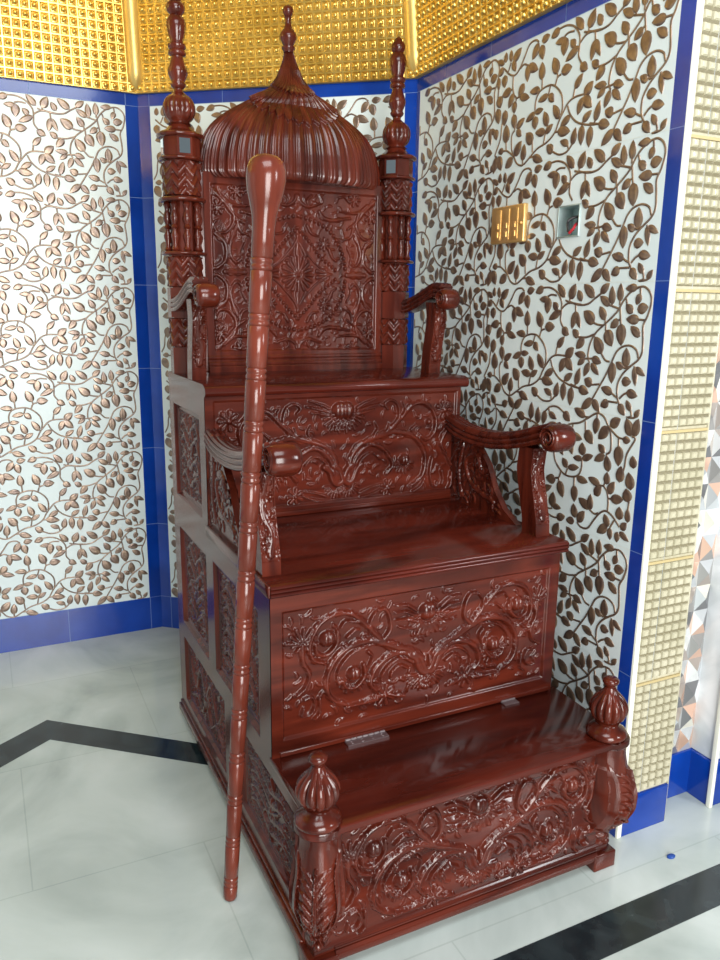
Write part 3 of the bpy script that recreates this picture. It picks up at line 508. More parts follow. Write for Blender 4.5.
    if wing:
        # pierced-looking wing board between seat back and arm
        poly = wing; n = len(poly); m = MB()
        xo, xi = inner(.006), inner(.026)
        m.add([(xo, y, z) for y, z in poly] + [(xi, y, z) for y, z in poly], [tuple(range(n)), tuple(range(n, 2 * n))[::-1]] + [(i, (i + 1) % n, n + (i + 1) % n, n + i) for i in range(n)])
        ww = Relief(.44, .80, Z2, 1.12, .002)
        ww.acanthus([(.56, .90), (.68, .93), (.72, 1.0), (.66, 1.03), (.63, .98)], .011, .007, 3, .007)
        ww.acanthus([(.74, .88), (.76, .96), (.74, 1.05)], .009, .006, 3, .007)
        ww.fill(.52, .79, Z2 + .02, 1.06, 200, 3, .005, .03, .006)
        U, V = np.meshgrid(ww.u, ww.v); keep = (ww.H > .0004) & (V < np.interp(U, [.45, .51, .56, .60, .66, .72, .8145], [Z2, .89, .94, 1.01, 1.065, 1.085, 1.105]) - .010)
        for xx, sgn in ((xo, -1), (xi, 1)):
            if sx > 0: sgn = -sgn
            P3 = np.stack([xx + sgn * ww.H + sgn * -.0005, U, V], -1)
            idx = np.arange(U.size).reshape(U.shape); fs = []
            K = keep[:-1, :-1] | keep[1:, :-1] | keep[:-1, 1:] | keep[1:, 1:]
            ii, jj = np.nonzero(K)
            fs = [(int(idx[i, j]), int(idx[i, j + 1]), int(idx[i + 1, j + 1]), int(idx[i + 1, j])) for i, j in zip(ii, jj)]
            used = sorted(set(v for f in fs for v in f)); mp = {v: k for k, v in enumerate(used)}; PP = P3.reshape(-1, 3)
            m.add([PP[v] for v in used], [tuple(mp[v] for v in f) for f in fs])
        m.build('wing_board', WOODV, root, smooth=35)
lowpath = [(.815, 1.118), (.744, 1.098), (.64, 1.090), (.53, 1.098), (.43, 1.118), (.35, 1.142), (.29, 1.160)]
lowpost = [(.318, Z2), (.322, .90), (.345, .98), (.360, 1.04), (.352, 1.105)]
lowwing = [(.8145, Z2), (.8145, 1.105), (.72, 1.085), (.66, 1.065), (.60, 1.01), (.56, .94), (.51, .89), (.44, Z2)]
uppath = [(1.215, 1.487), (1.14, 1.488), (1.07, 1.502), (1.00, 1.525), (.94, 1.543), (.89, 1.540)]
uppost = [(.945, Z3), (.940, 1.33), (.925, 1.40), (.915, 1.45), (.925, 1.505)]
for sd in (-1, 1):
    armrest(sd, lowpath, (.268, 1.150), .038, .076, .052, .046, lowpost, .048, .065, lowwing)
    armrest(sd, uppath, (.862, 1.516), .034, .064, .044, .042, uppost, .044, .055)
# ------------------------------------------------------------------ backrest
BY = 1.2
r = Relief(.118, .762, Z3, 1.90, .002)
cz = 1.595
r.motif(MOT_QD, .437, cz, (1, -1), (1, -1), 1.0, .010, 1.582)
r.motif(MOT_Q, .437, cz, (1, -1), (1, -1), 1.0, .0095, 1.582)
r.fill(.16, .72, 1.35, 1.855, 1200, 9, .0038, .022, .006)
r.frame(.147, .731, 1.342, 1.862, .007)
V_ = r.v[:, None]; r.H += np.where((V_ > 1.290) & (V_ < 1.302), .010, 0) + np.where((V_ > 1.312) & (V_ < 1.322), .006, 0) + np.where(V_ < 1.288, .014, 0)
back = MB(); back.box((.10, BY + .002, Z3), (.765, BY + .045, 1.90)); bo = back.build('backrest', WOODV, root, bevel=.003)
fast_grid('carved_panel', r.points(FRONT(BY)), WOODV, bo)
# domed crest
m = MB()
zk = [1.885, 1.93, 1.97, 2.008, 2.030, 2.051, 2.075, 2.098, 2.122, 2.148, 2.170, 2.190, 2.215, 2.257, 2.300]
rk = [.322, .320, .312, .299, .286, .270, .244, .212, .172, .125, .080, .055, .039, .024, .014]
zs = np.linspace(1.885, 2.30, 300); R = np.interp(zs, zk, rk)
for _ in range(30): R[1:-1] = (R[:-2] + 2 * R[1:-1] + R[2:]) / 4
nph = 440; ph = np.linspace(-PI / 2, PI / 2, nph)
PH, ZZ = np.meshgrid(ph, zs); RR = np.repeat(R[:, None], nph, 1)
s_ = np.abs(np.sin(PH))
NR = 24
wob = 1 - np.abs((PH / PI * NR) % 1 - .5) * 2                       # 0..1 across one reed
e1 = 2.045 + .095 * s_ ** 1.3 + .022 * (1 - wob); e2 = 2.140 + .045 * s_ ** 1.3 + .014 * (1 - wob)
step1 = np.clip((ZZ - e1) / .006, 0, 1); step2 = np.clip((ZZ - e2) / .005, 0, 1)
reed = np.abs(np.sin((PH / PI * NR) * PI)) ** .7
fine = np.abs(np.sin((PH / PI * NR * 3) * PI))
amp = np.clip(RR / .3, .12, 1) * .020
RR = RR + amp * (reed - .5) + amp * .28 * fine + (.018 * step1 + .015 * step2) * np.clip(RR / .10, .1, 1) - .006
bot = np.clip((ZZ - 1.885) / .022, 0, 1); RR = RR - (1 - bot) ** 2 * .020 * 1
lean = -.010 * np.clip((ZZ - 2.05) / .3, 0, 1)
depth = .42 + .58 * np.clip((ZZ - 2.12) / .12, 0, 1)
X = .437 + lean + RR * np.sin(PH); Y = BY + .045 - RR * np.cos(PH) * depth
crest = fast_grid('domed_crest', np.stack([X, Y, ZZ], -1), WOODV, root)
m = MB(); rim = [(X[0, j], Y[0, j], 1.886) for j in range(0, nph, 4)]; rim.append((X[0, -1], Y[0, -1], 1.886)); n = len(rim)
m.add(rim, [tuple(range(n))])
bk = [(X[i, 0], BY + .045, zs[i]) for i in range(0, 300, 6)] + [(X[i, -1], BY + .045, zs[i]) for i in range(299, -1, -6)]
m.add(bk, [tuple(range(len(bk)))])
m.build('crest_back', WOODV, crest, smooth=0)
m = MB(); m.lathe([(.016, 2.285), (.018, 2.292), (.022, 2.296), (.022, 2.301), (.016, 2.304), (.020, 2.312), (.028, 2.326), (.029, 2.334), (.024, 2.345), (.015, 2.356), (.011, 2.366), (.0095, 2.386), (.013, 2.389), (.010, 2.392), (.015, 2.398), (.0185, 2.407), (.017, 2.416), (.009, 2.423), (.002, 2.425)], (.426, BY + .040, .008), 32)
m.build('crest_finial', WOODV, crest, smooth=60)
# octagonal corner towers
def tower(x, y, mirror_az, extra):
    n = 96
    segs = [(Z3, 1.352, 'plain', .052), (1.352, 1.448, 'chev', .050), (1.448, 1.540, 'plain', .054), (1.540, 1.640, 'chev', .050), (1.640, 1.652, 'ring', .070), (1.652, 1.800, 'cage', .042), (1.800, 1.815, 'ring', .072), (1.815, 1.922, 'chev', .053), (1.922, 1.934, 'ring', .068), (1.934, 1.988, 'plain', .056), (1.988, 2.004, 'ring', .071), (2.004, 2.030, 'cap', .05)]
    rows = []
    def octr(a): return 1 / math.cos(((a + PI / 8) % (PI / 4)) - PI / 8)
    for z0, z1, ty, r0 in segs:
        k = {'chev': 44, 'plain': 2, 'ring': 7, 'cage': 2, 'cap': 6}[ty]
        for i in range(k):
            t = i / (k - 1); z = z0 + (z1 - z0) * t + (1e-4 if i == 0 else 0); row = []
            for j in range(n):
                a = 2 * PI * j / n; o = octr(a); rr = r0 * o
                if ty == 'chev':
                    f = abs(((a / (PI / 4) + .5) % 1) - .5) * 2
                    q = (z * 1.0 + f * .026) / .034; tri = abs((q % 1) - .5) * 2
                    rr = r0 * o * .90 + .010 * min(1, tri * 1.5) * (1 if .03 < t < .97 else 0)
                elif ty == 'ring': rr = (r0 - .008 + .008 * math.sin(PI * t) ** .6) * (o * .5 + .5)
                elif ty == 'cap': rr = (.060 - .030 * t ** .6) * (1 + (o - 1) * (1 - t))
                row.append((x + rr * math.cos(a), y + rr * math.sin(a), z))
            rows.append(row)
    m = MB(); m.grid(rows, wrap=True); m.f.append(tuple(range(len(m.v) - n, len(m.v)))); m.m.append(0)
    bal = [(.006, 0), (.009, .006), (.006, .014), (.005, .022), (.009, .040), (.0095, .048), (.005, .060), (.005, .066), (.009, .072), (.005, .080), (.0095, .096), (.009, .104), (.005, .122), (.006, .132), (.009, .140), (.006, .148)]
    for k in range(8):
        a = k * PI / 4; m.lathe([(q * 1.35, w_) for q, w_ in bal], (x + .050 * math.cos(a), y + .050 * math.sin(a), 1.652), 12)
        a += PI / 8; continue; m.box((x + .050 * math.cos(a) - .004, y + .050 * math.sin(a) - .004, 1.652), (x + .050 * math.cos(a) + .004, y + .050 * math.sin(a) + .004, 1.800))
    t = m.build('corner_tower', WOODV, root, smooth=38)
    f = MB()
    f.lathe([(.030, 2.026), (.038, 2.030), (.030, 2.034)] + [(.050 * math.sin(a) ** .8, 2.074 - .044 * math.cos(a)) for a in np.linspace(.6, 2.5, 14)] + [(.020, 2.118), (.014, 2.124), (.014, 2.132)], (x, y, 0), 56, ribs=(14, .05, 2.04, 2.11))
    pr = [(.014, 2.130), (.022, 2.138), (.024, 2.144), (.020, 2.150), (.022, 2.156), (.029, 2.172), (.030, 2.182), (.025, 2.198), (.019, 2.214), (.018, 2.222), (.026, 2.226), (.027, 2.234), (.022, 2.240), (.027, 2.246), (.027, 2.254), (.020, 2.258), (.020, 2.266), (.025, 2.282), (.029, 2.302), (.029, 2.316), (.024, 2.328), (.018, 2.336)]
    if extra: pr += [(.026, 2.344), (.029, 2.356), (.026, 2.366), (.018, 2.372), (.022, 2.385), (.027, 2.40), (.024, 2.42), (.014, 2.435), (.020, 2.445), (.014, 2.47), (.003, 2.48)]
    else: pr += [(.022, 2.342), (.025, 2.352), (.022, 2.364), (.014, 2.372), (.012, 2.378), (.004, 2.386)]
    f.lathe(pr, (x, y, 0), 32)
    f.build('turned_finial', WOODV, t, smooth=60)
    for az in mirror_az:
        az = math.radians(az); c, s = math.cos(az), math.sin(az); mm = MB()
        def T(u, v, w): return (x + c * v - s * u, y + s * v + c * u, w)
        mm.box((-.0165, .054, 1.940), (.0165, .0575, 1.983), 0, T); mm.build('mirror_inlay', MIRROR, t, smooth=0)
tower(.052, BY + .002, (-90, -180), True); tower(.812, BY + .002, (-135,), False)
# ================================================================== walking staff
staff = empty('walking_staff', (-.104, .31, 0), 'long turned reddish wooden staff leaning upright against the side of the pulpit', 'staff')
b0 = Vector((-.104, .31, 0)); t0 = Vector((.014, .285, 1.795)); L = (t0 - b0).length
ax = (t0 - b0).normalized(); Q = ax.to_track_quat('Z', 'Y').to_matrix().to_4x4()
def lean(m, name, parent):
    T = Matrix.Translation(b0) @ Q
    m.v = [tuple(T @ Vector(q) - b0) for q in m.v]
    return m.build(name, WOODCANE, parent, smooth=50)
rads = lambda h: .0180 + (.0245 - .0180) * h / 1.65
joints = [.055 + .1175 * k for k in range(14)]
prof = [(.015, .003), (.018, .008)]
for j in joints:
    R0 = rads(j)
    prof += [(R0, j - .016), (R0 * .88, j - .013), (R0 * .99, j - .010), (R0 * 1.01, j - .005), (R0 * .90, j - .001), (R0 * .90, j + .001), (R0 * 1.01, j + .005), (R0 * .99, j + .010), (R0 * .88, j + .013), (R0, j + .016)]
prof += [(.0245, 1.655), (.0245, 1.662)]
m = MB(); m.lathe(prof, n=28); lean(m, 'shaft', staff)
m = MB(); m.lathe([(.0245, 1.655), (.0265, 1.68), (.032, 1.705), (.039, 1.73), (.0425, 1.755), (.042, 1.775), (.036, 1.792), (.024, 1.802), (.008, 1.806)], n=32); lean(m, 'knob', staff)
# ================================================================== the niche
A = np.array([.1012, 2.1045]); B = np.array([.9847, 1.3689]); C = np.array([.9706, .0677]); ZT = 2.313
ctr = np.array([-.47, .65])
class Wall:
    def __init__(s, P, Q):
        s.P = np.array(P, float); s.Q = np.array(Q, float); s.L = np.linalg.norm(s.Q - s.P); s.d = (s.Q - s.P) / s.L
        n = np.array([-s.d[1], s.d[0]])
        if n @ (ctr - s.P) < 0: n = -n
        s.n = n
    def T(s, u, h, v):
        q = s.P + s.d * u + s.n * h; return (q[0], q[1], v)
def tiled_wall(name, wall, white, tiles, holes=(), rotrow=(), leaf_range=None, joints_at=()):
    """white: (u0,u1,z0,z1) of the white field; blue elsewhere"""
    L = wall.L; u0, u1, z0, z1 = white; m = MB()
    def rect(a, b, c, d, h, mi): m.add([wall.T(a, h, c), wall.T(b, h, c), wall.T(b, h, d), wall.T(a, h, d)], [(0, 1, 2, 3)], mi)
    # white field, with holes cut out by a grid
    us = sorted({u0, u1, *[q for h in holes for q in h[:2]]}); vs = sorted({z0, z1, *[q for h in holes for q in h[2:]]})
    for a, b in zip(us[:-1], us[1:]):
        for c, d in zip(vs[:-1], vs[1:]):
            if any(h[0] <= a and b <= h[1] and h[2] <= c and d <= h[3] for h in holes): continue
            rect(a, b, c, d, 0, 0)
    for a, b, c, d in ((0, L, 0, z0), (0, L, z1, ZT), (0, u0, z0, z1), (u1, L, z0, z1)): rect(a, b, c, d, .0, 1)
    # thickness
    rect(0, L, 0, ZT, -.08, 4)
    m.add([wall.T(0, 0, ZT), wall.T(L, 0, ZT), wall.T(L, -.08, ZT), wall.T(0, -.08, ZT)], [(0, 1, 2, 3)], 1)
    # joints
    def joint(a, b, c, d, mi, h=.0006): rect(a, b, c, d, h, mi)
    k = z0
    rows = []
    while k < z1 - .05: rows.append(k); k += .352
    for k in rows[1:]: joint(u0, u1, k - .0008, k + .0008, 2); joint(0, u0, k - .001, k + .001, 3); joint(u1, L, k - .001, k + .001, 3)
    for t in tiles:
        if u0 < t < u1: joint(t - .0008, t + .0008, z0, z1, 2)
    q = .16
    for q in joints_at: joint(q - .0012, q + .0012, z1, ZT, 3); joint(q - .0012, q + .0012, 0, z0, 3)
    joint(0, L, z0 - .0008, z0 + .0008, 3); joint(0, L, z1 - .0008, z1 + .0008, 3)
    # relief vines and leaves, tile by tile
    lr = leaf_range or (u0, u1)
    rr = range(len(rows))
    for ti in tiles:
        for ri in rr:
            zb = rows[ri]; rot = (ti, len(rows) - 1 - ri) in rotrow
            def P(q): return (ti + (.694 - q[0] if rot else q[0] + .005), zb + (.338 - q[1] if rot else q[1] + .014))
            ok = lambda q: lr[0] + .002 < q[0] < lr[1] - .001 and z0 < q[1] < z1 and not any(h[0] - .0 < q[0] < h[1] and h[2] < q[1] < h[3] for h in holes)
            for vn in VINES:
                S = cr([P(q) for q in vn], .009); run = []
                def flush(run):
                    if len(run) < 2: return
                    G = []
                    for i, q in enumerate(run):
                        t = run[min(len(run) - 1, i + 1)] - run[max(0, i - 1)]; t = t / (np.linalg.norm(t) + 1e-9); nn = np.array([-t[1], t[0]]); w = .0031
                        G.append([wall.T(*( (q + nn * w * o)[0], hh, (q + nn * w * o)[1])) for o, hh in ((-1, 0), (-.7, .0016), (0, .002), (.7, .0016), (1, 0))])
                    m.grid(G, 5)
                for q in S:
                    if ok(q): run.append(q)
                    else: flush(run); run = []
                flush(run)
            for lf in LEAVES:
                a = np.array(P(lf[:2])); b = np.array(P(lf[2:4])); w = lf[4] / 2 * 1.22
                if not (ok(a) and ok(b) and ok((a + b) / 2)): continue
                t = b - a; a = a - t * .04; t = t * 1.12; ln = np.linalg.norm(t); t = t / ln; nn = np.array([-t[1], t[0]]); G = []
                for i in range(8):
                    x = i / 7; f = w * (math.sin(PI * min(1, x ** .8)) ** .72 if 0 < x < 1 else .02); c = a + t * ln * x
                    hh = .0026 * (math.sin(PI * max(.02, min(.98, x))) ** .5)
                    G.append([wall.T(*((c + nn * f * o)[0], h_, (c + nn * f * o)[1])) for o, h_ in ((-1, 0), (-.86, hh * .85), (-.4, hh), (0, hh * .7), (.4, hh), (.86, hh * .85), (1, 0))])
                m.grid(G, 5)
    o = m.build(name, [TILE, BLUE, GROUT, BLUEJOINT, MARBLE, LEAF], None, smooth=60)
    tag(o, kind='structure'); return o
wl = Wall((-1.05, 2.1045), A); wb = Wall(A, B); wr = Wall(B, C)
BX = (.865, .958, 1.690, 1.778)
tiled_wall('wall_left', wl, (.052, wl.L - .052, .155, 2.267), [wl.L - .052 - .72, wl.L - .052 - 1.44], joints_at=[wl.L - .05, wl.L - .41, wl.L - .77])
tiled_wall('wall_back', wb, (.052, wb.L - .045, .155, 2.267), [.052, .772], joints_at=[.05, .37, .72, 1.10])
tiled_wall('wall_right', wr, (.024, 1.256, .155, 2.267), [.534, -.186], holes=[BX], rotrow=[(.534, 3)], joints_at=[.20, .48, .84, 1.256])
# further walls of the octagon, out of frame to the left
wf = Wall((-1.92, 1.25), (-1.05, 2.1045)); wg = Wall((-1.92, .07), (-1.92, 1.25))
for nm, w_ in (('wall_far_left', wf), ('wall_side_left', wg)):
    m = MB()
    for a, b, c, d, mi in ((0, w_.L, 0, .155, 1), (0, w_.L, 2.267, ZT, 1), (0, .05, .155, 2.267, 1), (w_.L - .05, w_.L, .155, 2.267, 1), (.05, w_.L - .05, .155, 2.267, 0)):
        m.add([w_.T(a, 0, c), w_.T(b, 0, c), w_.T(b, 0, d), w_.T(a, 0, d)], [(0, 1, 2, 3)], mi)
    tag(m.build(nm, [TILE, BLUE], None, smooth=0), kind='structure')
# gold studded frieze above the tiles, leaning in towards the vault
def inward(q): v = ctr - q; return v / np.linalg.norm(v)
def frieze(name, P, Q, cells=True):
    P = np.array(P); Q = np.array(Q); w = Wall(P, Q); m = MB(); top = 2.82
    def S(u, t, h):   # u 0..L, t 0..1 upward
        base = w.P + w.d * u; tow = inward(w.P) * (1 - u / w.L) + inward(w.Q) * (u / w.L)
        off = tow * (.012 + .07 * t); q = base + off * 1.0 + w.n * h
        return (q[0], q[1], ZT + (top - ZT) * t)
    nu = max(4, round(w.L / .0345)); nv = 15; du = w.L / nu
    for i in range(nu):
        for j in range(nv):
            u0_, u1_ = i * du, (i + 1) * du; t0_, t1_ = j / nv, (j + 1) / nv
            if not cells:
                m.add([S(u0_, t0_, 0), S(u1_, t0_, 0), S(u1_, t1_, 0), S(u0_, t1_, 0)], [(0, 1, 2, 3)]); continue
            f = lambda a, b, h: S(u0_ + du * a, t0_ + (t1_ - t0_) * b, h)
            ring = lambda e, h: [f(e, e, h), f(1 - e, e, h), f(1 - e, 1 - e, h), f(e, 1 - e, h)]
            vs = ring(0, .005) + ring(.07, .005) + ring(.20, 0) + ring(.28, .001)
            fs = [(a * 4 + k, a * 4 + (k + 1) % 4, (a + 1) * 4 + (k + 1) % 4, (a + 1) * 4 + k) for a in range(3) for k in range(4)]
            for rr, hh in ((.27, .006), (.19, .011), (.08, .0135)):
                vs += [f(.5 + rr * math.cos(x), .5 + rr * math.sin(x), hh) for x in [PI * 1.25 + PI / 4 * k for k in range(8)]]
            # from square to octagon
            for k in range(4):
                fs.append((12 + k, 12 + (k + 1) % 4, 16 + (2 * k + 2) % 8, 16 + 2 * k + 1)); fs.append((12 + k, 16 + 2 * k + 1, 16 + 2 * k))
            for a in (16, 24): fs += [(a + k, a + (k + 1) % 8, a + 8 + (k + 1) % 8, a + 8 + k) for k in range(8)]
            fs.append(tuple(range(32, 40)))
            m.add(vs, fs)
    o = m.build(name, GOLD, None, smooth=40); tag(o, kind='structure'); return S, top
E0 = (-1.05, 2.1045)
S1, top = frieze('trim_1', E0, A); frieze('trim_2', A, B); frieze('trim_3', B, C)
frieze('trim_6', (-1.92, 1.25), E0, False); frieze('trim_7', (-1.92, .07), (-1.92, 1.25), False)
def rib(name, K):
    K = np.array(K); v = inward(K); side = np.array([-v[1], v[0]]); rows = []
    for t in np.linspace(0, 1, 26):
        off = v * (.012 + .07 * t); z = ZT + .004 + (2.82 - ZT) * t
        r_ = .034 * min(1, (t / .10) ** .6 if t > 0 else .02)
        r_ = max(r_, .001)
        rows.append([(K[0] + off[0] + v[0] * r_ * math.cos(a) + side[0] * r_ * math.sin(a), K[1] + off[1] + v[1] * r_ * math.cos(a) + side[1] * r_ * math.sin(a), z) for a in np.linspace(-PI * .62, PI * .62, 17)])
    m = MB(); m.grid(rows); tag(m.build(name, GOLDTRIM, None, smooth=60), kind='structure')
rib('trim_4', A); rib('trim_5', B)
# ledge between tile top and frieze, and gilded vault closing the niche
ring = [np.array((-1.92, .07)), np.array((-1.92, 1.25)), np.array(E0), A, B, C]
m = MB(); rows = []
for K in ring[:]:
    v = inward(K); rows.append([(K[0] - v[0] * .05, K[1] - v[1] * .05, ZT), (K[0] + v[0] * .022, K[1] + v[1] * .022, ZT + .001)])
m.grid(rows)
tag(m.build('trim_8', GOLDTRIM, None, smooth=0), kind='structure')
rows = []
for t in np.linspace(0, 1, 12):
    row = []
    for K in ring:
        v = ctr - K; f = .082 / np.linalg.norm(v); g = f + (1 - f) * (1 - math.cos(t * PI / 2))
        row.append((K[0] + v[0] * g, K[1] + v[1] * g, 2.82 + .85 * math.sin(t * PI / 2)))
    rows.append(row)
m = MB(); m.grid(rows); tag(m.build('ceiling', GOLDTRIM, None, smooth=0), kind='structure')
# ------------------------------------------------------------------ jamb at the right of the niche
TOPZ = 3.2
m = MB(); JY = .066
m.box((.985, JY + .004, .125), (1.165, JY + .06, TOPZ), 0)
tile_h = .355; nz = 13; cols = 6; x0, x1 = .992, 1.160; dx = (x1 - x0) / cols; k = 0; zb = .125
while zb < 2.9:
    dz = (tile_h - .012) / nz
    for i in range(cols):
        for j in range(nz):
            a, b = x0 + i * dx, zb + .006 + j * dz
            cx_, cz_ = a + dx / 2, b + dz / 2; vs = []
            for hx, hz, h in ((dx * .5, dz * .5, .0), (dx * .37, dz * .37, .001), (dx * .33, dz * .33, .007), (dx * .22, dz * .22, .011), (dx * .1, dz * .1, .0115)):
                vs += [(cx_ - hx, JY + .004 - h, cz_ - hz), (cx_ + hx, JY + .004 - h, cz_ - hz), (cx_ + hx, JY + .004 - h, cz_ + hz), (cx_ - hx, JY + .004 - h, cz_ + hz)]
            fs = [(q * 4 + e, q * 4 + (e + 1) % 4, (q + 1) * 4 + (e + 1) % 4, (q + 1) * 4 + e) for q in range(4) for e in range(4)] + [(16, 17, 18, 19)]
            m.add(vs, fs, 0)
            m.m[-17:-13] = [2] * 4
    m.box((x0, JY - .001, zb + tile_h - .008), (x1, JY + .004, zb + tile_h - .001), 1); zb += tile_h
tag(m.build('wall_jamb', [BEIGE, JOINT, BEIGEG], None, smooth=0), kind='structure')
m = MB(); m.box((.9712, JY - .006, .0), (.988, JY + .05, TOPZ)); tag(m.build('trim_9', CREAM, None, bevel=.003), kind='structure')
m = MB(); m.box((1.160, JY - .001, 0), (1.165, JY + .05, TOPZ)); tag(m.build('trim_10', BEIGE, None, bevel=.002), kind='structure')
m = MB(); m.box((.985, JY - .004, 0), (1.160, JY + .06, .125)); tag(m.build('baseboard_jamb', BLUE, None, bevel=.002), kind='structure')
# faceted mirror tiles in the recess
cols5 = [(.85, .86, .86), (.22, .22, .23), (.48, .42, .38), (.78, .52, .40), (.62, .64, .66), (.9, .88, .78), (.38, .37, .36)]
FM = [simple('facet_%s' % n, c, .12, .55) for n, c in zip(('white', 'charcoal', 'taupe', 'peach', 'silver', 'cream', 'grey'), cols5)]
m = MB(); R_ = random.Random(4); cw, ch = .0583, .078; y = .145
for i in range(3):
    for j in range(int(2.9 / ch)):
        a, b = 1.167 + i * cw, .150 + j * ch
        c_ = (a + cw / 2 + (.0), y - .014, b + ch / 2)
        q = [(a, y, b), (a + cw, y, b), (a + cw, y, b + ch), (a, y, b + ch)]
        if (i + j) % 2: tr = [(0, 1), (1, 2), (2, 3), (3, 0)]
        else: tr = [(0, 1), (1, 2), (2, 3), (3, 0)]
        for (e, f) in tr: m.add([q[e], q[f], c_], [(0, 1, 2)], R_.randrange(7))
m.box((1.16, y + .001, 0), (1.36, y + .06, TOPZ), 4)
tag(m.build('wall_recess', FM, None, smooth=0), kind='structure')
m = MB(); m.box((1.160, y - .008, 0), (1.341, y + .004, .150)); tag(m.build('baseboard_recess', BLUE, None, bevel=.002), kind='structure')
m = MB(); m.box((1.342, .062, .150), (1.9, .22, TOPZ)); m.build
tag(m.build('wall_pillar', MARBLE, None, bevel=.004), kind='structure')
m = MB(); m.box((1.336, .052, 0), (1.9, .22, .150)); tag(m.build('baseboard_pillar', BLUE, None, bevel=.002), kind='structure')
m = MB(); m.box((1.332, .046, 0), (1.345, .062, TOPZ)); tag(m.build('trim_11', CREAM, None, bevel=.002), kind='structure')
# ------------------------------------------------------------------ floor with dark inlaid bands
m = MB()
m.add([(-6, -6, 0), (4, -6, 0), (4, 3.2, 0), (-6, 3.2, 0)], [(0, 1, 2, 3)], 0)
def strip(pts_out, pts_in): 
    for i in range(len(pts_out) - 1):
        m.add([(*pts_out[i], .0006), (*pts_out[i + 1], .0006), (*pts_in[i + 1], .0006), (*pts_in[i], .0006)], [(0, 1, 2, 3)], 1)
strip([(.93, .28), (-.458, 1.436), (-1.55, .70)], [(.86, .20), (-.459, 1.292), (-1.50, .58)])
strip([(-4, -.140), (3.5, -.136)], [(-4, -.248), (3.5, -.244)])
tag(m.build('floor', [FLOOR, BAND], None, smooth=0), kind='structure')
# ================================================================== fittings on the right wall
def fit(name, label, cat, u, z): 
    q = wr.T(u, 0, z); return empty(name, q, label, cat), q
sw, q0 = fit('switch_plate', 'gold rectangular switch plate with three modules on the leaf tiled wall', 'switch', .632, 1.746)
def TW(u, h, v): p_ = wr.T(u, h, v); return (p_[0] - q0[0], p_[1] - q0[1], p_[2] - q0[2])
m = MB(); m.box((.548, 0, 1.690), (.720, .016, 1.803), 0, TW); m.build('plate', BRASS, sw, bevel=.004)
for k in range(3):
    a = .568 + k * .045
    m = MB(); m.box((a, .015, 1.700), (a + .034, .018, 1.793), 0, TW); mo = m.build('switch_module', BRASS, sw, bevel=.002)
    m = MB(); m.box((a + .009, .017, 1.708), (a + .025, .021, 1.726), 0, TW); m.box((a + .009, .017, 1.735), (a + .025, .021, 1.752), 0, TW); m.build('rocker', BRASS, mo, bevel=.001)
m = MB(); m.lathe([(.004, 0), (.005, .002), (.003, .006)], n=14); m.v = [TW(.710 + a, .016 + c, 1.746 + b) for a, b, c in m.v]; m.build('indicator', simple('amber_lens', (.6, .3, .05), .2), sw)
bx, q0 = fit('wall_box', 'open grey metal electrical box with loose wires set in the tiled wall', 'electrical box', (BX[0] + BX[1]) / 2, (BX[2] + BX[3]) / 2)
m = MB(); a, b, c, d = BX; w_ = .004
m.box((a, -.05, c), (b, -.046, d), 0, TW)
for e in ((a, -.05, c, a + w_, .004, d), (b - w_, -.05, c, b, .004, d), (a, -.05, c, b, .004, c + w_), (a, -.05, d - w_, b, .004, d)): m.box(e[:3], e[3:], 0, TW)
m.build('back_box', STEEL, bx, bevel=.0008)
def wire(pts, r_, mat, name, parent):
    P = [np.array(TW(*q)) for q in pts]; rows = []
    P = cr(P, .006)
    for i, q in enumerate(P):
        t = P[min(len(P) - 1, i + 1)] - P[max(0, i - 1)]; t = t / (np.linalg.norm(t) + 1e-9); s1 = np.cross(t, (0.31, .2, .93)); s1 /= np.linalg.norm(s1); s2 = np.cross(t, s1)
        rows.append([tuple(q + r_ * (s1 * math.cos(x) + s2 * math.sin(x))) for x in np.linspace(0, 2 * PI, 9)[:-1]])
    m = MB(); m.grid(rows, wrap=True); m.build(name, mat, parent)
wire([(.925, -.045, 1.72), (.93, -.02, 1.745), (.915, .004, 1.735), (.92, .008, 1.705)], .004, BLACKW, 'black_wire', bx)
wire([(.94, -.045, 1.71), (.935, -.01, 1.725), (.945, .010, 1.712), (.93, .012, 1.700)], .004, RED, 'red_wire', bx)
wire([(.90, -.045, 1.76), (.91, -.03, 1.73), (.90, -.02, 1.71)], .003, BLACKW, 'black_wire', bx)
cap = MB(); cap.lathe([(.012, 0), (.012, .003), (.009, .005), (.004, .0055)], (0, 0, 0), 18)
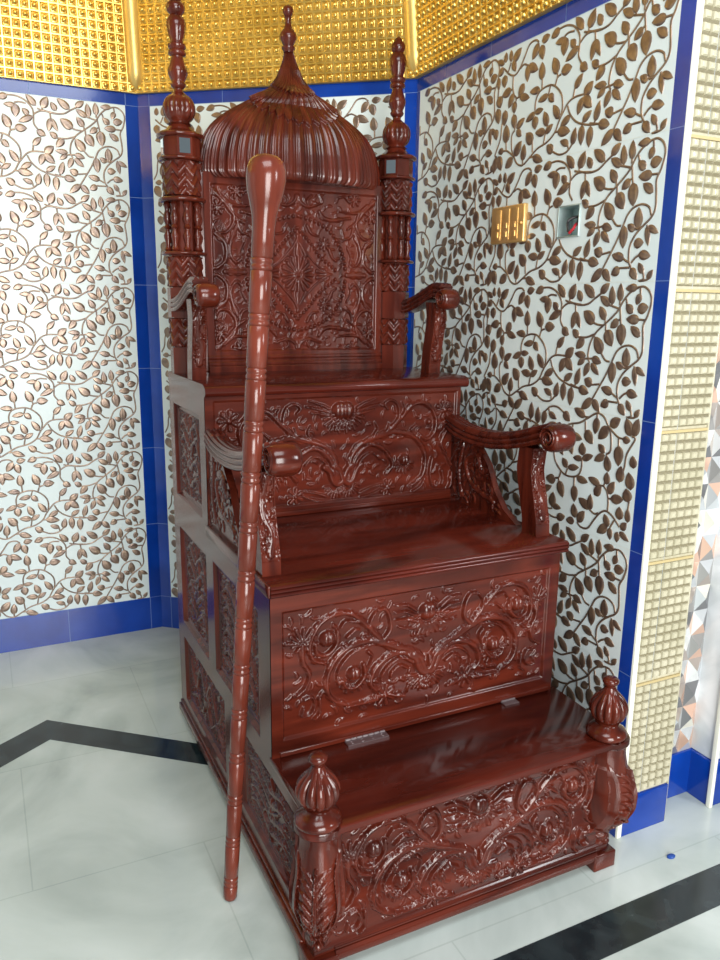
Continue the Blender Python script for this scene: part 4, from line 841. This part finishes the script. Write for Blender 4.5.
cap.v = [(q[0] * 1.1, q[1] * .7, q[2]) for q in cap.v]
co = cap.build('bottle_cap', CAP, None); co.location = (1.056, -.06, .0008); tag(co, 'tiny dark blue plastic scrap lying on the marble floor', 'scrap')
# ================================================================== light
w = bpy.data.worlds.new('daylight'); scene.world = w; w.use_nodes = True
nt = w.node_tree; bg = nt.nodes['Background']
bg.inputs[0].default_value = (.88, .97, 1.0, 1); bg.inputs[1].default_value = .27
def area(name, loc, target, sx, sy, power, colr):
    l = bpy.data.lights.new(name, 'AREA'); l.shape = 'RECTANGLE'; l.size = sx; l.size_y = sy; l.energy = power; l.color = colr
    o = bpy.data.objects.new(name, l); col.objects.link(o); o.location = loc
    o.rotation_euler = (Vector(target) - Vector(loc)).to_track_quat('-Z', 'Y').to_euler(); return o
area('doorway_light', (-.4, -3.6, 1.5), (-.1, 1.5, 1.3), 1.9, 2.2, 330, (1, .99, .96))
area('overhead_fill', (-.3, -1.2, 3.3), (-.1, .4, .2), 1.6, 1.2, 75, (.93, .98, 1))  # added overhead fill to brighten floor and seat tops, no known lamp there
area('window_light', (2.6, -2.6, 2.2), (.4, .8, 1.0), .5, 1.0, 60, (.95, .98, 1))
# ================================================================== camera
cam = bpy.data.cameras.new('camera'); co = bpy.data.objects.new('camera', cam); col.objects.link(co)
cam.sensor_fit = 'VERTICAL'; cam.sensor_height = 24; cam.sensor_width = 18; cam.lens = 775.99 * 24 / 960
c_ = Vector((-.56423, -1.36741, 1.5)); r_ = Vector((.9001601, -.43537443, .01268459)); u_ = Vector((.08566254, .20551547, .9748976)); f_ = Vector((.42705237, .87647732, -.2222921))
M_ = Matrix(((r_.x, u_.x, -f_.x, c_.x), (r_.y, u_.y, -f_.y, c_.y), (r_.z, u_.z, -f_.z, c_.z), (0, 0, 0, 1)))
co.matrix_world = M_; cam.clip_start = .05
scene.camera = co
vs = scene.view_settings; vs.view_transform = 'Standard'; vs.look = 'None'; vs.exposure = -.42; vs.gamma = 1; vs.use_curve_mapping = False
